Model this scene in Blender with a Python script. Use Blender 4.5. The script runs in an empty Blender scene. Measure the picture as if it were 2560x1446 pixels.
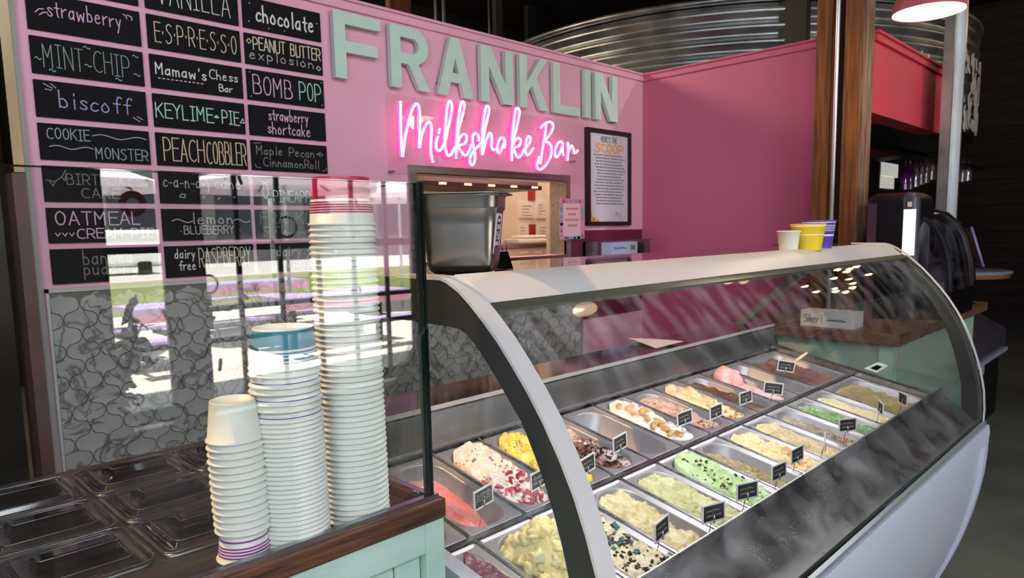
import bpy, math, random
from math import sin, cos, pi, radians, sqrt, atan2, hypot
from mathutils import Vector, Matrix, noise

random.seed(7)
scn = bpy.context.scene
COL = scn.collection
H = 1.6          # eye height above the floor; everything below is written relative to the eye and lifted by H

# ------------------------------------------------------------------ camera
YAW, PITCH, ROLL, FPX, PCX, PCY = 7.90698387e-01, -1.18229284e-01, -1.91372332e-02, 1742.68, 1291.3, 786.5
def _axes():
    ca, sa, cb, sb, cc, sc = cos(YAW), sin(YAW), cos(PITCH), sin(PITCH), cos(ROLL), sin(ROLL)
    f = Vector((sa*cb, ca*cb, sb)); r = Vector((ca, -sa, 0)); u = r.cross(f)
    return cc*r + sc*u, -sc*r + cc*u, f
AR, AU, AF = _axes()
cam = bpy.data.cameras.new('camera')
camo = bpy.data.objects.new('camera', cam); COL.objects.link(camo)
camo.matrix_world = Matrix(((AR.x, AU.x, -AF.x, 0), (AR.y, AU.y, -AF.y, 0), (AR.z, AU.z, -AF.z, H), (0, 0, 0, 1)))
cam.sensor_width = 36; cam.sensor_fit = 'HORIZONTAL'; cam.lens = FPX/2560*36
cam.shift_x = -(PCX-1280)/2560; cam.shift_y = (PCY-723)/2560
cam.clip_start = 0.05; cam.clip_end = 200
cam.dof.use_dof = True; cam.dof.focus_distance = 1.35; cam.dof.aperture_fstop = 9.0
scn.camera = camo

# ------------------------------------------------------------------ world, sun, area lights, exposure
scn.view_settings.view_transform = 'Standard'; scn.view_settings.look = 'None'
scn.view_settings.exposure = 0.0; scn.view_settings.gamma = 1.0; scn.view_settings.use_curve_mapping = False
w = bpy.data.worlds.new('sky'); scn.world = w; w.use_nodes = True
nt = w.node_tree; bg = nt.nodes['Background']; bg.inputs[0].default_value = (0.72, 0.86, 1.0, 1); bg.inputs[1].default_value = 5.0
def light(name, kind, loc, power, color, size=None, sizey=None, target=None, spot=None, blend=.5, angle=None):
    l = bpy.data.lights.new(name, kind); l.color = color; l.energy = power
    if kind == 'AREA':
        l.shape = 'RECTANGLE'; l.size = size; l.size_y = sizey or size
    if kind == 'SPOT':
        l.spot_size = spot; l.spot_blend = blend; l.shadow_soft_size = size or .05
    if kind == 'POINT': l.shadow_soft_size = size or .05
    if kind == 'SUN': l.angle = angle or .01
    o = bpy.data.objects.new(name, l); COL.objects.link(o); o.location = (loc[0], loc[1], loc[2]+H)
    if target:
        d = Vector(target)-Vector(loc); o.rotation_euler = d.to_track_quat('-Z', 'Y').to_euler()
    return o
light('sun', 'SUN', (0, -10, 9), 62, (1, .95, .88), target=(.6, -13, 0), angle=.02)
light('front_fill_area', 'AREA', (.2, -3.7, 2.5), 225, (.88, .92, 1.0), 4.2, 1.4, target=(2.0, 2.2, -.6))  # added soft fill high behind the camera; the wall has no clerestory
light('left_fill_area', 'AREA', (-3.4, -.9, 1.2), 190, (.9, .94, 1.0), 4.0, 2.6, target=(3, .9, .4))  # assumed bright source on the left, added as a bare area light; no window
light('warm_silo_fill', 'AREA', (.5, 7.2, 3.0), 150, (1, .78, .55), 2.5, .8, target=(5.0, 4.0, 1.2))  # assumed warm source behind the menu wall, added to light the silo
light('assumed_warm_spot', 'SPOT', (-1.0, 2.7, 3.0), 620, (1, .62, .30), .06, target=(1.5, .95, -.1), spot=.75)  # assumed unseen spot, set by the pan's shadow and the warm band
light('assumed_warm_spot.001', 'SPOT', (2.6, 2.2, 2.3), 34, (1, .74, .5), .05, target=(2.4, 1.0, -.1), spot=1.2)  # second assumed warm spot, added out of view above the case
light('case_led_strip', 'AREA', (2.02, .955, -.150), 10.5, (1, .985, .96), 2.2, .05, target=(2.02, .93, -1))
light('assumed_kitchen_light', 'AREA', (3.4, 3.7, .98), 30, (1, .86, .64), 1.6, .4, target=(3.4, 3.7, -1))  # assumed lamp, out of view, for the warmly lit kitchen
light('bulkhead_fill_spot', 'SPOT', (5.6, -2.8, 2.6), 230, (1, .93, .86), .1, target=(5.7, 2.0, .9), spot=.8)  # added fill spot behind the camera, aimed to brighten the coral bulkhead

# ------------------------------------------------------------------ helpers
def ray(x, y):
    return AR*((x-PCX)/FPX) - AU*((y-PCY)/FPX) + AF
def onY(x, y, Y): d = ray(x, y); return d*(Y/d.y)
def onX(x, y, X): d = ray(x, y); return d*(X/d.x)
def onZ(x, y, Z): d = ray(x, y); return d*(Z/d.z)

MATS = {}
def S(c):   # sRGB 0-255 -> linear
    return tuple(((v/255)/12.92 if v/255 <= .04045 else ((v/255+.055)/1.055)**2.4) for v in c)
def mat(name, rgb, rough=.5, metal=0, noise_amt=0, nscale=8, stretch=None, bump=0, bscale=60, rgb2=None, emit=None, estr=0, spec=.5, coat=0, coord='Object', rvar=0):
    if name in MATS: return MATS[name]
    m = bpy.data.materials.new(name); m.use_nodes = True; N = m.node_tree.nodes; L = m.node_tree.links
    b = N['Principled BSDF']; c = S(rgb)
    b.inputs['Base Color'].default_value = (*c, 1); b.inputs['Roughness'].default_value = rough; b.inputs['Metallic'].default_value = metal
    b.inputs['Specular IOR Level'].default_value = spec; b.inputs['Coat Weight'].default_value = coat
    tc = N.new('ShaderNodeTexCoord'); mp = N.new('ShaderNodeMapping'); L.new(tc.outputs[coord], mp.inputs[0])
    mp.inputs['Scale'].default_value = stretch or (1, 1, 1)
    if noise_amt or rgb2:
        t = N.new('ShaderNodeTexNoise'); t.inputs['Scale'].default_value = nscale; t.inputs['Detail'].default_value = 5
        L.new(mp.outputs[0], t.inputs[0])
        r = N.new('ShaderNodeValToRGB'); L.new(t.outputs[0], r.inputs[0])
        c2 = S(rgb2) if rgb2 else tuple(v*(1-noise_amt) for v in c)
        r.color_ramp.elements[0].position = .35; r.color_ramp.elements[1].position = .65
        r.color_ramp.elements[0].color = (*c2, 1); r.color_ramp.elements[1].color = (*c, 1)
        L.new(r.outputs[0], b.inputs['Base Color'])
        if rvar:
            mr = N.new('ShaderNodeMapRange'); L.new(t.outputs[0], mr.inputs[0]); mr.inputs[3].default_value = rough-rvar; mr.inputs[4].default_value = rough+rvar
            L.new(mr.outputs[0], b.inputs['Roughness'])
    if bump:
        t2 = N.new('ShaderNodeTexNoise'); t2.inputs['Scale'].default_value = bscale; t2.inputs['Detail'].default_value = 4; L.new(mp.outputs[0], t2.inputs[0])
        bn = N.new('ShaderNodeBump'); bn.inputs['Strength'].default_value = bump; bn.inputs['Distance'].default_value = .01
        L.new(t2.outputs[0], bn.inputs['Height']); L.new(bn.outputs[0], b.inputs['Normal'])
    if emit:
        b.inputs['Emission Color'].default_value = (*emit, 1); b.inputs['Emission Strength'].default_value = estr
    MATS[name] = m; return m
def glassmat(name, tint=(1, 1, 1), f0=.04, rough=0.0, haze=0, hz_scale=(1, 1, 1), haze_col=(.8, .82, .86), gain=1.0, hzn=7, haze_lo=.45, gradient=None):
    """thin pane: clear transmission plus a Schlick reflection; haze adds a thin diffuse film"""
    m = bpy.data.materials.new(name); m.use_nodes = True; N = m.node_tree.nodes; L = m.node_tree.links
    N.remove(N['Principled BSDF']); out = N['Material Output']
    geo = N.new('ShaderNodeNewGeometry'); dp = N.new('ShaderNodeVectorMath'); dp.operation = 'DOT_PRODUCT'
    L.new(geo.outputs['Incoming'], dp.inputs[0]); L.new(geo.outputs['Normal'], dp.inputs[1])
    def mth(op, a, b_=None):
        n = N.new('ShaderNodeMath'); n.operation = op
        for i, v in enumerate((a, b_)):
            if v is None: continue
            if isinstance(v, (int, float)): n.inputs[i].default_value = v
            else: L.new(v, n.inputs[i])
        return n.outputs[0]
    ab = mth('ABSOLUTE', dp.outputs['Value']); om = mth('SUBTRACT', 1.0, ab); p5 = mth('POWER', om, 5.0)
    F = mth('ADD', mth('MULTIPLY', p5, (1-f0)), f0); F = mth('MULTIPLY', F, gain)
    tr = N.new('ShaderNodeBsdfTransparent'); tr.inputs[0].default_value = (*tint, 1)
    gl = N.new('ShaderNodeBsdfGlossy'); gl.inputs['Roughness'].default_value = rough
    mx = N.new('ShaderNodeMixShader'); L.new(F, mx.inputs[0]); L.new(tr.outputs[0], mx.inputs[1]); L.new(gl.outputs[0], mx.inputs[2])
    last = mx.outputs[0]
    if haze:
        tc = N.new('ShaderNodeTexCoord'); mp = N.new('ShaderNodeMapping'); mp.inputs['Scale'].default_value = hz_scale
        L.new(tc.outputs['Object'], mp.inputs[0]); t = N.new('ShaderNodeTexNoise'); t.inputs['Scale'].default_value = hzn; t.inputs['Detail'].default_value = 6
        L.new(mp.outputs[0], t.inputs[0]); mr = N.new('ShaderNodeMapRange'); L.new(t.outputs[0], mr.inputs[0])
        mr.inputs[1].default_value = haze_lo; mr.inputs[2].default_value = .8; mr.inputs[3].default_value = 0; mr.inputs[4].default_value = haze
        fac = mr.outputs[0]
        if gradient:
            sp = N.new('ShaderNodeSeparateXYZ'); L.new(tc.outputs['Object'], sp.inputs[0]); g = N.new('ShaderNodeMapRange')
            L.new(sp.outputs[2], g.inputs[0]); g.inputs[1].default_value = gradient[0]; g.inputs[2].default_value = gradient[1]
            fac = mth('MULTIPLY', fac, g.outputs[0])
        df = N.new('ShaderNodeBsdfDiffuse'); df.inputs[0].default_value = (*haze_col, 1)
        m2 = N.new('ShaderNodeMixShader'); L.new(fac, m2.inputs[0]); L.new(last, m2.inputs[1]); L.new(df.outputs[0], m2.inputs[2]); last = m2.outputs[0]
    L.new(last, out.inputs[0]); MATS[name] = m; return m

class MB:
    def __init__(s): s.v = []; s.f = []; s.sm = []
    def add(s, vs, fs, smooth=False):
        n = len(s.v); s.v += [tuple(p) for p in vs]; s.f += [tuple(i+n for i in f) for f in fs]; s.sm += [smooth]*len(fs); return s
    def box(s, x0, x1, y0, y1, z0, z1):
        vs = [(x, y, z) for z in (z0, z1) for y in (y0, y1) for x in (x0, x1)]
        return s.add(vs, [(0, 2, 3, 1), (4, 5, 7, 6), (0, 1, 5, 4), (2, 6, 7, 3), (0, 4, 6, 2), (1, 3, 7, 5)])
    def obb(s, c, ax, ay, az):
        c = Vector(c); ax, ay, az = Vector(ax), Vector(ay), Vector(az)
        vs = [c+ax*i+ay*j+az*k for k in (-1, 1) for j in (-1, 1) for i in (-1, 1)]
        return s.add(vs, [(0, 2, 3, 1), (4, 5, 7, 6), (0, 1, 5, 4), (2, 6, 7, 3), (0, 4, 6, 2), (1, 3, 7, 5)])
    def prism(s, poly, axis, a, b, smooth=False):
        """poly of 2-D points in the plane across axis, between a and b"""
        n = len(poly)
        def P(p, t):
            return {'x': (t, p[0], p[1]), 'y': (p[0], t, p[1]), 'z': (p[0], p[1], t)}[axis]
        vs = [P(p, a) for p in poly]+[P(p, b) for p in poly]
        m = len(s.v); s.v += vs; s.f += [tuple(m+i for i in range(n))[::-1], tuple(m+n+i for i in range(n))]; s.sm += [False]*2
        for i in range(n):
            j = (i+1) % n; s.f.append((m+i, m+j, m+n+j, m+n+i)); s.sm.append(smooth)
        return s
    def strip(s, prof, t, x0, x1, nx=1, smooth=True):
        """a sheet of thickness t following the (y,z) profile, from x0 to x1"""
        nrm = []
        for i in range(len(prof)):
            a = prof[max(0, i-1)]; b = prof[min(len(prof)-1, i+1)]; d = Vector((b[0]-a[0], b[1]-a[1])).normalized(); nrm.append((d.y, -d.x))
        out = [(p[0], p[1]) for p in prof]; inn = [(p[0]+n[0]*t, p[1]+n[1]*t) for p, n in zip(prof, nrm)]
        n = len(prof); vs = []
        for x in (x0, x1): vs += [(x, *p) for p in out]+[(x, *p) for p in inn]
        k = 2*n; a, b = [], []
        for i in range(n-1):
            a += [(i, i+1, k+i+1, k+i)]; a += [(n+i+1, n+i, k+n+i, k+n+i+1)]
            b += [(i, n+i, n+i+1, i+1), (k+i, k+i+1, k+n+i+1, k+n+i)]
        b += [(0, k, k+n, n), (n-1, 2*n-1, k+2*n-1, k+n-1)]
        s.add(vs, a, smooth)
        return s.add(vs, b, False)
    def tube(s, pts, r, n=8, closed=False, cap=True, rs=None):
        pts = [Vector(p) for p in pts]; m = len(s.v); N_ = len(pts); up = None; rings = []
        for i, p in enumerate(pts):
            a = pts[(i-1) % N_] if (closed or i > 0) else p; b = pts[(i+1) % N_] if (closed or i < N_-1) else p
            d = (b-a)
            d = d.normalized() if d.length > 1e-9 else Vector((0, 0, 1))
            if up is None: up = d.orthogonal().normalized()
            u = (up - d*up.dot(d)); u = u.normalized() if u.length > 1e-6 else d.orthogonal().normalized(); up = u; v = d.cross(u)
            rr = rs[i] if rs else r
            rings.append([p+u*rr*cos(2*pi*k/n)+v*rr*sin(2*pi*k/n) for k in range(n)])
        for R_ in rings: s.v += [tuple(p) for p in R_]
        for i in range(N_ if closed else N_-1):
            j = (i+1) % N_
            for k in range(n): s.f.append((m+i*n+k, m+i*n+(k+1) % n, m+j*n+(k+1) % n, m+j*n+k)); s.sm.append(True)
        if cap and not closed:
            s.f.append(tuple(m+k for k in range(n))[::-1]); s.sm.append(False)
            s.f.append(tuple(m+(N_-1)*n+k for k in range(n))); s.sm.append(False)
        return s
    def lathe(s, prof, c=(0, 0, 0), n=32, axis='z', smooth=True, capb=False, capt=False):
        m = len(s.v)
        for r, z in prof:
            for k in range(n):
                a = 2*pi*k/n
                s.v.append((c[0]+r*cos(a), c[1]+r*sin(a), c[2]+z))
        for i in range(len(prof)-1):
            for k in range(n): s.f.append((m+i*n+k, m+i*n+(k+1) % n, m+(i+1)*n+(k+1) % n, m+(i+1)*n+k)); s.sm.append(smooth)
        if capb: s.f.append(tuple(m+k for k in range(n))[::-1]); s.sm.append(False)
        if capt: s.f.append(tuple(m+(len(prof)-1)*n+k for k in range(n))); s.sm.append(False)
        return s
    def rrings(s, cx, cy, w_, h_, r, rings, seg=6, capb=True, capt=False, tr=None, smooth=True):
        """rounded-rectangle rings (inset, z) joined one to the next"""
        m = len(s.v); n = 4*(seg+1); tr = tr or (lambda x, y, z: (x, y, z))
        for ins, z in rings:
            W, Hh, R_ = w_/2-ins, h_/2-ins, max(r-ins, .0015)
            for q, (sx, sy) in enumerate(((1, 1), (-1, 1), (-1, -1), (1, -1))):
                for k in range(seg+1):
                    a = q*pi/2+k*pi/2/seg
                    s.v.append(tuple(tr(cx+sx*(W-R_)+R_*cos(a), cy+sy*(Hh-R_)+R_*sin(a), z)))
        for i in range(len(rings)-1):
            for k in range(n): s.f.append((m+i*n+k, m+i*n+(k+1) % n, m+(i+1)*n+(k+1) % n, m+(i+1)*n+k)); s.sm.append(smooth)
        if capt: s.f.append(tuple(m+k for k in range(n))[::-1]); s.sm.append(False)
        if capb: s.f.append(tuple(m+(len(rings)-1)*n+k for k in range(n))); s.sm.append(False)
        return s

BASE = {}
def tag(o, label=None, cat=None, group=None, kind=None):
    if label: o['label'] = label
    if cat: o['category'] = cat
    if group: o['group'] = group
    if kind: o['kind'] = kind
    return o
def thing(name, label, cat, loc, group=None):
    o = bpy.data.objects.new(name, None); COL.objects.link(o); o.empty_display_size = .05
    o.location = (loc[0], loc[1], loc[2]+H); BASE[o.name] = Vector(loc); return tag(o, label, cat, group)
def mesh(name, mb, m, parent=None, base=None, label=None, cat=None, group=None, kind=None, bevel=0, sharp=True):
    if parent: b = BASE[parent.name]
    elif base: b = Vector(base)
    else:
        xs = [v[0] for v in mb.v]; ys = [v[1] for v in mb.v]; zs = [v[2] for v in mb.v]
        b = Vector(((min(xs)+max(xs))/2, (min(ys)+max(ys))/2, min(zs)))
    me = bpy.data.meshes.new(name); me.from_pydata([(v[0]-b.x, v[1]-b.y, v[2]-b.z) for v in mb.v], [], mb.f)
    me.polygons.foreach_set('use_smooth', mb.sm); me.update()
    for mm in (m if isinstance(m, (list, tuple)) else [m]): me.materials.append(mm)
    o = bpy.data.objects.new(name, me); COL.objects.link(o)
    if parent: o.parent = parent
    else: o.location = (b.x, b.y, b.z+H)
    BASE[o.name] = b
    if bevel:
        md = o.modifiers.new('b', 'BEVEL'); md.width = bevel; md.segments = 2; md.limit_method = 'ANGLE'
    return tag(o, label, cat, group, kind)
def struct(name, mb, m, **k): return mesh(name, mb, m, kind='structure', **k)
def inst(src, name, loc=None, parent=None, rot=None):
    o = src.copy(); o.name = name; COL.objects.link(o)
    if parent is not None: o.parent = parent
    if loc is not None: o.location = loc
    if rot is not None: o.rotation_euler = rot
    return o
def copy_tree(src, loc, label=None, rot=None, keep=lambda c: True):
    o = src.copy(); COL.objects.link(o); o.location = (loc[0], loc[1], loc[2]+H); BASE[o.name] = Vector(loc)
    if rot is not None: o.rotation_euler = rot
    if label: o['label'] = label
    for c in src.children:
        if keep(c):
            d = c.copy(); COL.objects.link(d); d.parent = o
            for g in c.children:
                e = g.copy(); COL.objects.link(e); e.parent = d
    return o

# ------------------------------------------------------------------ single-stroke lettering
GL = {
'A': (6, '003960 1353'), 'B': (6, '0009 0949575505 054563614000'), 'C': (6, '6849180503114061'), 'D': (6, '0009 093967623000'), 'E': (5, '60000969 0555'),
'F': (5, '000969 0555'), 'G': (6, '68491805031140616444'), 'H': (6, '0009 6069 0565'), 'I': (4, '2029 0040 0949'), 'J': (5, '4941200102'), 'K': (6, '0009 6904 2560'), 'L': (5, '090050'),
'M': (7, '0009 0934 3469 6960'), 'N': (6, '0009 0960 6069'), 'O': (6, '391805113051655839'), 'P': (6, '0009 094967654404'), 'R': (6, '0009 094967654404 3460'),
'S': (6, '684918165462401001'), 'T': (6, '0969 3930'), 'U': (6, '090210506269'), 'V': (6, '093069'), 'W': (7, '0910355069'), 'Y': (6, '0935 6935 3530'), 'X': (6, '0960 6900'),
'a': (5, '442503012042 4540'), 'b': (5, '0900 042543412001'), 'c': (4, '442503012041'), 'd': (5, '4940 442503012042'), 'e': (5, '0343351503012041'), 'f': (4, '58492820 0545'),
'g': (5, '442503012042 454n2l0m'), 'h': (5, '0900 03254340'), 'i': (2, '1510 1718'), 'j': (3, '251n0m 2728'), 'k': (5, '0900 4502 1340'), 'l': (2, '1910'), 'm': (7, '0500 04153430 34556360'),
'n': (5, '0500 03254340'), 'o': (5, '25030120414325'), 'p': (5, '050l 042543412001'), 'r': (4, '0500 033545'), 's': (4, '44250432412001'), 't': (4, '282130 0545'),
'u': (5, '05012042 4540'), 'v': (5, '052045'), 'w': (7, '0510345065'), 'x': (5, '0540 4500'), 'y': (5, '0521 451l'), "'": (2, '1917'), '-': (4, '0343'), '.': (2, '1415'),
' ': (4, ''), '!': (2, '1913 1011'), '&': (6, '6018283912003062'), ',': (2, '110n'), '/': (5, '0059'), '0': (6, '391805113051655839'), '1': (4, '0729 2920 0040'), '2': (5, '0819395600 0050')}
YV = {'n': -1, 'm': -2, 'l': -3}
def chaikin(P, it=2):
    for _ in range(it):
        if len(P) < 3: return P
        Q = [P[0]]
        for a, b in zip(P, P[1:]): Q += [(a[0]*.75+b[0]*.25, a[1]*.75+b[1]*.25), (a[0]*.25+b[0]*.75, a[1]*.25+b[1]*.75)]
        P = Q+[P[-1]]
    return P
def textstrokes(txt, x0, x1, y0, y1, jitter=0):
    """strokes of txt fitted to the box; y1 is the cap height"""
    tot = sum(GL[c][0]+2 for c in txt)-2; sx = (x1-x0)/tot; sy = (y1-y0)/9; out = []; cx = 0
    for c in txt:
        wd, g = GL[c]; jy = random.uniform(-1, 1)*jitter*(y1-y0)
        for st in g.split():
            P = [(int(st[i]), YV.get(st[i+1]) if st[i+1] in YV else int(st[i+1])) for i in range(0, len(st), 2)]
            soft = chaikin(P, 2) if c not in 'AEFHILTMNKVWYXkvwx' else P
            out.append([(x0+(cx+p[0])*sx, y0+p[1]*sy+jy) for p in soft])
        cx += wd+2
    return out
def scribble(x0, x1, y0, y1, n):
    """illegible small handwriting: loops of uneven height"""
    r = random.Random(int((x0+y0)*1e4)+n); out = []; st = []
    for k in range(n*4+1):
        st.append((x0+(x1-x0)*k/(n*4), (y0 if k % 2 == 0 else y0+(y1-y0)*r.uniform(.4, 1))))
        if k % 8 == 7 and r.random() < .5: out.append(chaikin(st, 2)); st = []
    return out+([chaikin(st, 2)] if len(st) > 1 else [])
def ribbons(mb, strokes, wd, P):
    """flat strokes of width wd; P maps (a,b) of the plane to 3-D"""
    for st in strokes:
        for a, b in zip(st, st[1:]):
            dx, dy = b[0]-a[0], b[1]-a[1]; l = hypot(dx, dy)
            if l < 1e-7: continue
            dx, dy = dx/l, dy/l; e = wd*.35; nx, ny = -dy*wd/2, dx*wd/2
            q = [(a[0]-dx*e+nx, a[1]-dy*e+ny), (a[0]-dx*e-nx, a[1]-dy*e-ny), (b[0]+dx*e-nx, b[1]+dy*e-ny), (b[0]+dx*e+nx, b[1]+dy*e+ny)]
            q3 = [Vector(P(*p)) for p in q]; nn = (q3[1]-q3[0]).cross(q3[3]-q3[0])
            nn = nn.normalized()*(.00003*(len(mb.f) % 7)) if nn.length else nn
            mb.add([p-nn for p in q3], [(0, 1, 2, 3)])
    return mb

# ------------------------------------------------------------------ materials
pink = mat('pink_paint', (233, 174, 197), .55, noise_amt=.04, nscale=3, bump=.05, bscale=150)
pinkside = mat('magenta_pink_paint', (214, 110, 144), .40, noise_amt=.03, nscale=3, bump=.04, bscale=150)
redpink = mat('coral_red_paint', (198, 64, 84), .45, noise_amt=.04, nscale=3)
mint = mat('mint_letter_paint', (200, 226, 214), .5, noise_amt=.05, nscale=14)
mintcab = mat('mint_cabinet_paint', (186, 214, 202), .55, rgb2=(170, 200, 187), nscale=5, stretch=(1, 1, 3), bump=.1, bscale=40)
black = mat('chalkboard', (24, 24, 28), .8, noise_amt=.25, nscale=6, bump=.03, spec=.2)
dark = mat('dark_room', (34, 28, 25), .85, noise_amt=.3, nscale=2)
darkfloor = mat('dark_concrete', (116, 114, 108), .5, rgb2=(88, 86, 82), nscale=1.6, bump=.1, bscale=9, rvar=.12)
steel = mat('brushed_steel', (190, 190, 192), .28, 1, noise_amt=.12, nscale=30, stretch=(.05, 1, 1), rvar=.06)
steeld = mat('dull_steel', (150, 150, 152), .38, 1, noise_amt=.15, nscale=22, stretch=(.1, 1, 1), bump=.02)
silver = mat('satin_aluminium', (214, 212, 212), .42, .1, noise_amt=.03, nscale=12)
charcoal = mat('charcoal_plastic', (50, 51, 50), .5, noise_amt=.06, nscale=20, stretch=(1, 1, 20))
white = mat('white_enamel', (206, 210, 226), .32, noise_amt=.03, nscale=3)
paper = mat('cup_paper', (236, 236, 230), .42, noise_amt=.02, nscale=30)
blackgl = mat('black_gloss', (16, 12, 15), .07, coat=.5)
wood = mat('walnut', (104, 64, 42), .38, rgb2=(54, 33, 23), nscale=9, stretch=(1, 12, 12), bump=.12, bscale=30, coat=.2)
woodpost = mat('fir_post', (134, 80, 30), .6, rgb2=(88, 50, 18), nscale=6, stretch=(9, 9, .6), bump=.2, bscale=12)
greywood = mat('weathered_post', (138, 112, 98), .75, rgb2=(86, 58, 40), nscale=5, stretch=(7, 7, .8), bump=.3, bscale=12)
marble = mat('arabesque_marble', (178, 177, 173), .5, rgb2=(156, 155, 151), nscale=6)
grout = mat('tile_grout', (118, 112, 104), .8)
galv = mat('galvanised_steel', (186, 188, 190), .36, .9, rgb2=(140, 142, 144), nscale=3, rvar=.08)

def veins(m):
    N = m.node_tree.nodes; L = m.node_tree.links; b = N['Principled BSDF']
    tc = N.new('ShaderNodeTexCoord'); t = N.new('ShaderNodeTexNoise'); t.inputs['Scale'].default_value = 7; t.inputs['Detail'].default_value = 8; t.inputs['Distortion'].default_value = 1.2
    g = N.new('ShaderNodeNewGeometry'); L.new(g.outputs['Position'], t.inputs[0])
    r = N.new('ShaderNodeValToRGB'); L.new(t.outputs[0], r.inputs[0]); e = r.color_ramp.elements
    e[0].position = .46; e[0].color = (1, 1, 1, 1); e[1].position = .54; e[1].color = (1, 1, 1, 1); k = e.new(.5); k.color = (.22, .21, .2, 1)
    mx = N.new('ShaderNodeMix'); mx.data_type = 'RGBA'; mx.blend_type = 'MULTIPLY'; mx.inputs[0].default_value = .8
    src = b.inputs['Base Color'].links[0].from_socket; L.new(src, mx.inputs[6]); L.new(r.outputs[0], mx.inputs[7]); L.new(mx.outputs[2], b.inputs['Base Color'])
veins(marble)

# ================================================================== STRUCTURE
FL = -H
struct('floor', MB().box(-3.6, 14.2, -4.1, 9.3, FL-.05, FL), darkfloor)
struct('ceiling', MB().box(-3.6, 14.2, -4.1, 9.3, 3.6, 3.7), dark)
struct('wall_back', MB().box(-3.6, 14.2, 9.2, 9.3, FL, 3.6), dark)
struct('wall_right', MB().box(14.1, 14.2, -4.1, 9.2, FL, 3.6), dark)
struct('wall_left', MB().box(-3.6, -3.5, -4.1, 9.2, FL, 3.6), dark)

# menu wall with the pass-through window (x 2.29-3.49, z -.155..315)
WX0, WX1, WT = .585, 4.38, 1.113
mw = MB()
mw.box(WX0, 2.285, 3.0, 3.12, FL, WT-.05); mw.box(3.495, WX1, 3.0, 3.12, FL, WT-.05)
mw.box(2.285, 3.495, 3.0, 3.12, .318, WT-.05); mw.box(2.285, 3.495, 3.0, 3.12, FL, -.155)
wm = struct('wall_menu', mw, pink)
mesh('cap_trim', MB().box(WX0, WX1, 2.985, 3.135, WT-.05, WT-.012).box(WX0, WX1+.01, 2.972, 3.15, WT-.012, WT), pink, wm)
sw = struct('wall_side', MB().box(WX1, WX1+.12, 1.60, 3.12, FL, WT-.05).box(WX1, WX1+.12, 1.556, 1.60, .643, WT-.05), pinkside)
mesh('cap_trim', MB().box(WX1-.015, WX1+.135, 1.587, 3.12, WT-.05, WT-.012).box(WX1-.028, WX1+.15, 1.587, 3.12, WT-.012, WT), pinkside, sw)
bl = struct('trim_1', MB().box(WX1+.0, 5.80, 1.425, 1.555, .643, 1.04), redpink, label='coral red bulkhead panel hung between the timber posts and the galvanised post')
mesh('cap_trim', MB().box(WX1-.015, 5.83, 1.405, 1.57, 1.04, 1.078).box(WX1-.025, 5.845, 1.392, 1.585, 1.078, 1.092), redpink, bl)
# left end of the menu wall: steel corner guard and return
struct('trim_2', MB().box(.567, .585, 2.985, 3.12, FL, WT-.05), mat('grey_edge', (150, 150, 146), .5), label='pale grey edge strip at the end of the menu wall')
cg = struct('trim_3', MB().box(.535, .567, 2.98, 3.14, .24, WT-.05), mat('polished_guard', (150, 132, 106), .28, 1, noise_amt=.2, nscale=2, stretch=(1, 1, .6)), label='polished steel corner guard on the wall end')
struct('trim_4', MB().box(.527, .567, 2.978, 3.14, FL, .237), mat('dusty_return', (110, 84, 80), .5, rgb2=(86, 60, 58), nscale=2), label='dull pinkish lower corner guard on the wall end')
struct('wall_dark_left', MB().box(-2.2, .50, 3.05, 3.15, FL, 3.4), mat('black_marble', (38, 34, 30), .25, rgb2=(24, 21, 18), nscale=1.3, bump=.05))

# --- arabesque tile panel under the boards: each lantern tile is a piece
tile_px, tile_pz = .113, .118
def lantern():
    pts = []
    w2, h2 = tile_px/2-.003, tile_pz/2-.003
    def q(sx, sy):
        o = []
        for k in range(7):
            t = k/6
            x = w2*(1-t); y = h2*(.5-.5*cos(pi*t)) if t <= 1 else h2
            # ogee between side tip and top tip
            x = w2*(1-t)+.0062*sin(2*pi*t); y = h2*t+.0062*sin(2*pi*t)
            o.append((sx*x, sy*y))
        return o
    pts += q(1, 1); pts += q(-1, 1)[::-1][1:]; pts += q(-1, -1)[1:]; pts += q(1, -1)[::-1][1:-1]
    return pts
tb = struct('wall_tile_backing', MB().box(.60, 3.657, 2.985, 3.0, FL, -.186), grout)
tp = lantern()
tile_mb = MB().prism(tp, 'y', -.0055, 0)
cells = []
jz = 0
z = -.186-.012
r_ = 0
zc = -.236+tile_pz/2*0
zc += 0
while zc > -1.2:
    xo = .639 if r_ % 2 == 0 else .639-tile_px/2
    k = 0
    while xo < 3.60:
        cells.append((xo, zc))
        xo += tile_px
    zc -= tile_pz/2; r_ += 1
edgec = [c for c in cells if c[0]-tile_px/2 < .604 or c[1]+tile_pz/2 > -.192]; cells = [c for c in cells if c not in edgec]
for x, z in edgec:
    q_ = [(max(p[0]+x, .6035), min(p[1]+z, -.192)) for p in tp]
    if x+tile_px/2 > .62: mesh('cut_tile', MB().prism(q_, 'y', 2.9795, 2.985), marble, tb)
cells.sort(key=lambda c: hypot(c[0]-.9, (c[1]+.5)*1.3))
first = None
for i, (x, z) in enumerate(cells[:300]):
    if first is None:
        first = mesh('tile', MB().prism(tp, 'y', -.0055, 0), marble, None, base=(0, 0, 0)); first.parent = tb; t = first
    else: t = first.copy(); COL.objects.link(t)
    t.name = 'tile' if i == 0 else 'tile.001'; t.parent = tb
    b = BASE[tb.name]; t.location = (x-b.x, 2.985-b.y+random.uniform(-.0006, .0006), z-b.z)
rest = MB()
for x, z in cells[300:]:
    rest.add([(p[0]+x, 2.985-.0055, p[1]+z) for p in tp], [tuple(range(len(tp)))])
mesh('far_tiles', rest, marble, tb, kind='stuff')
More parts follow.
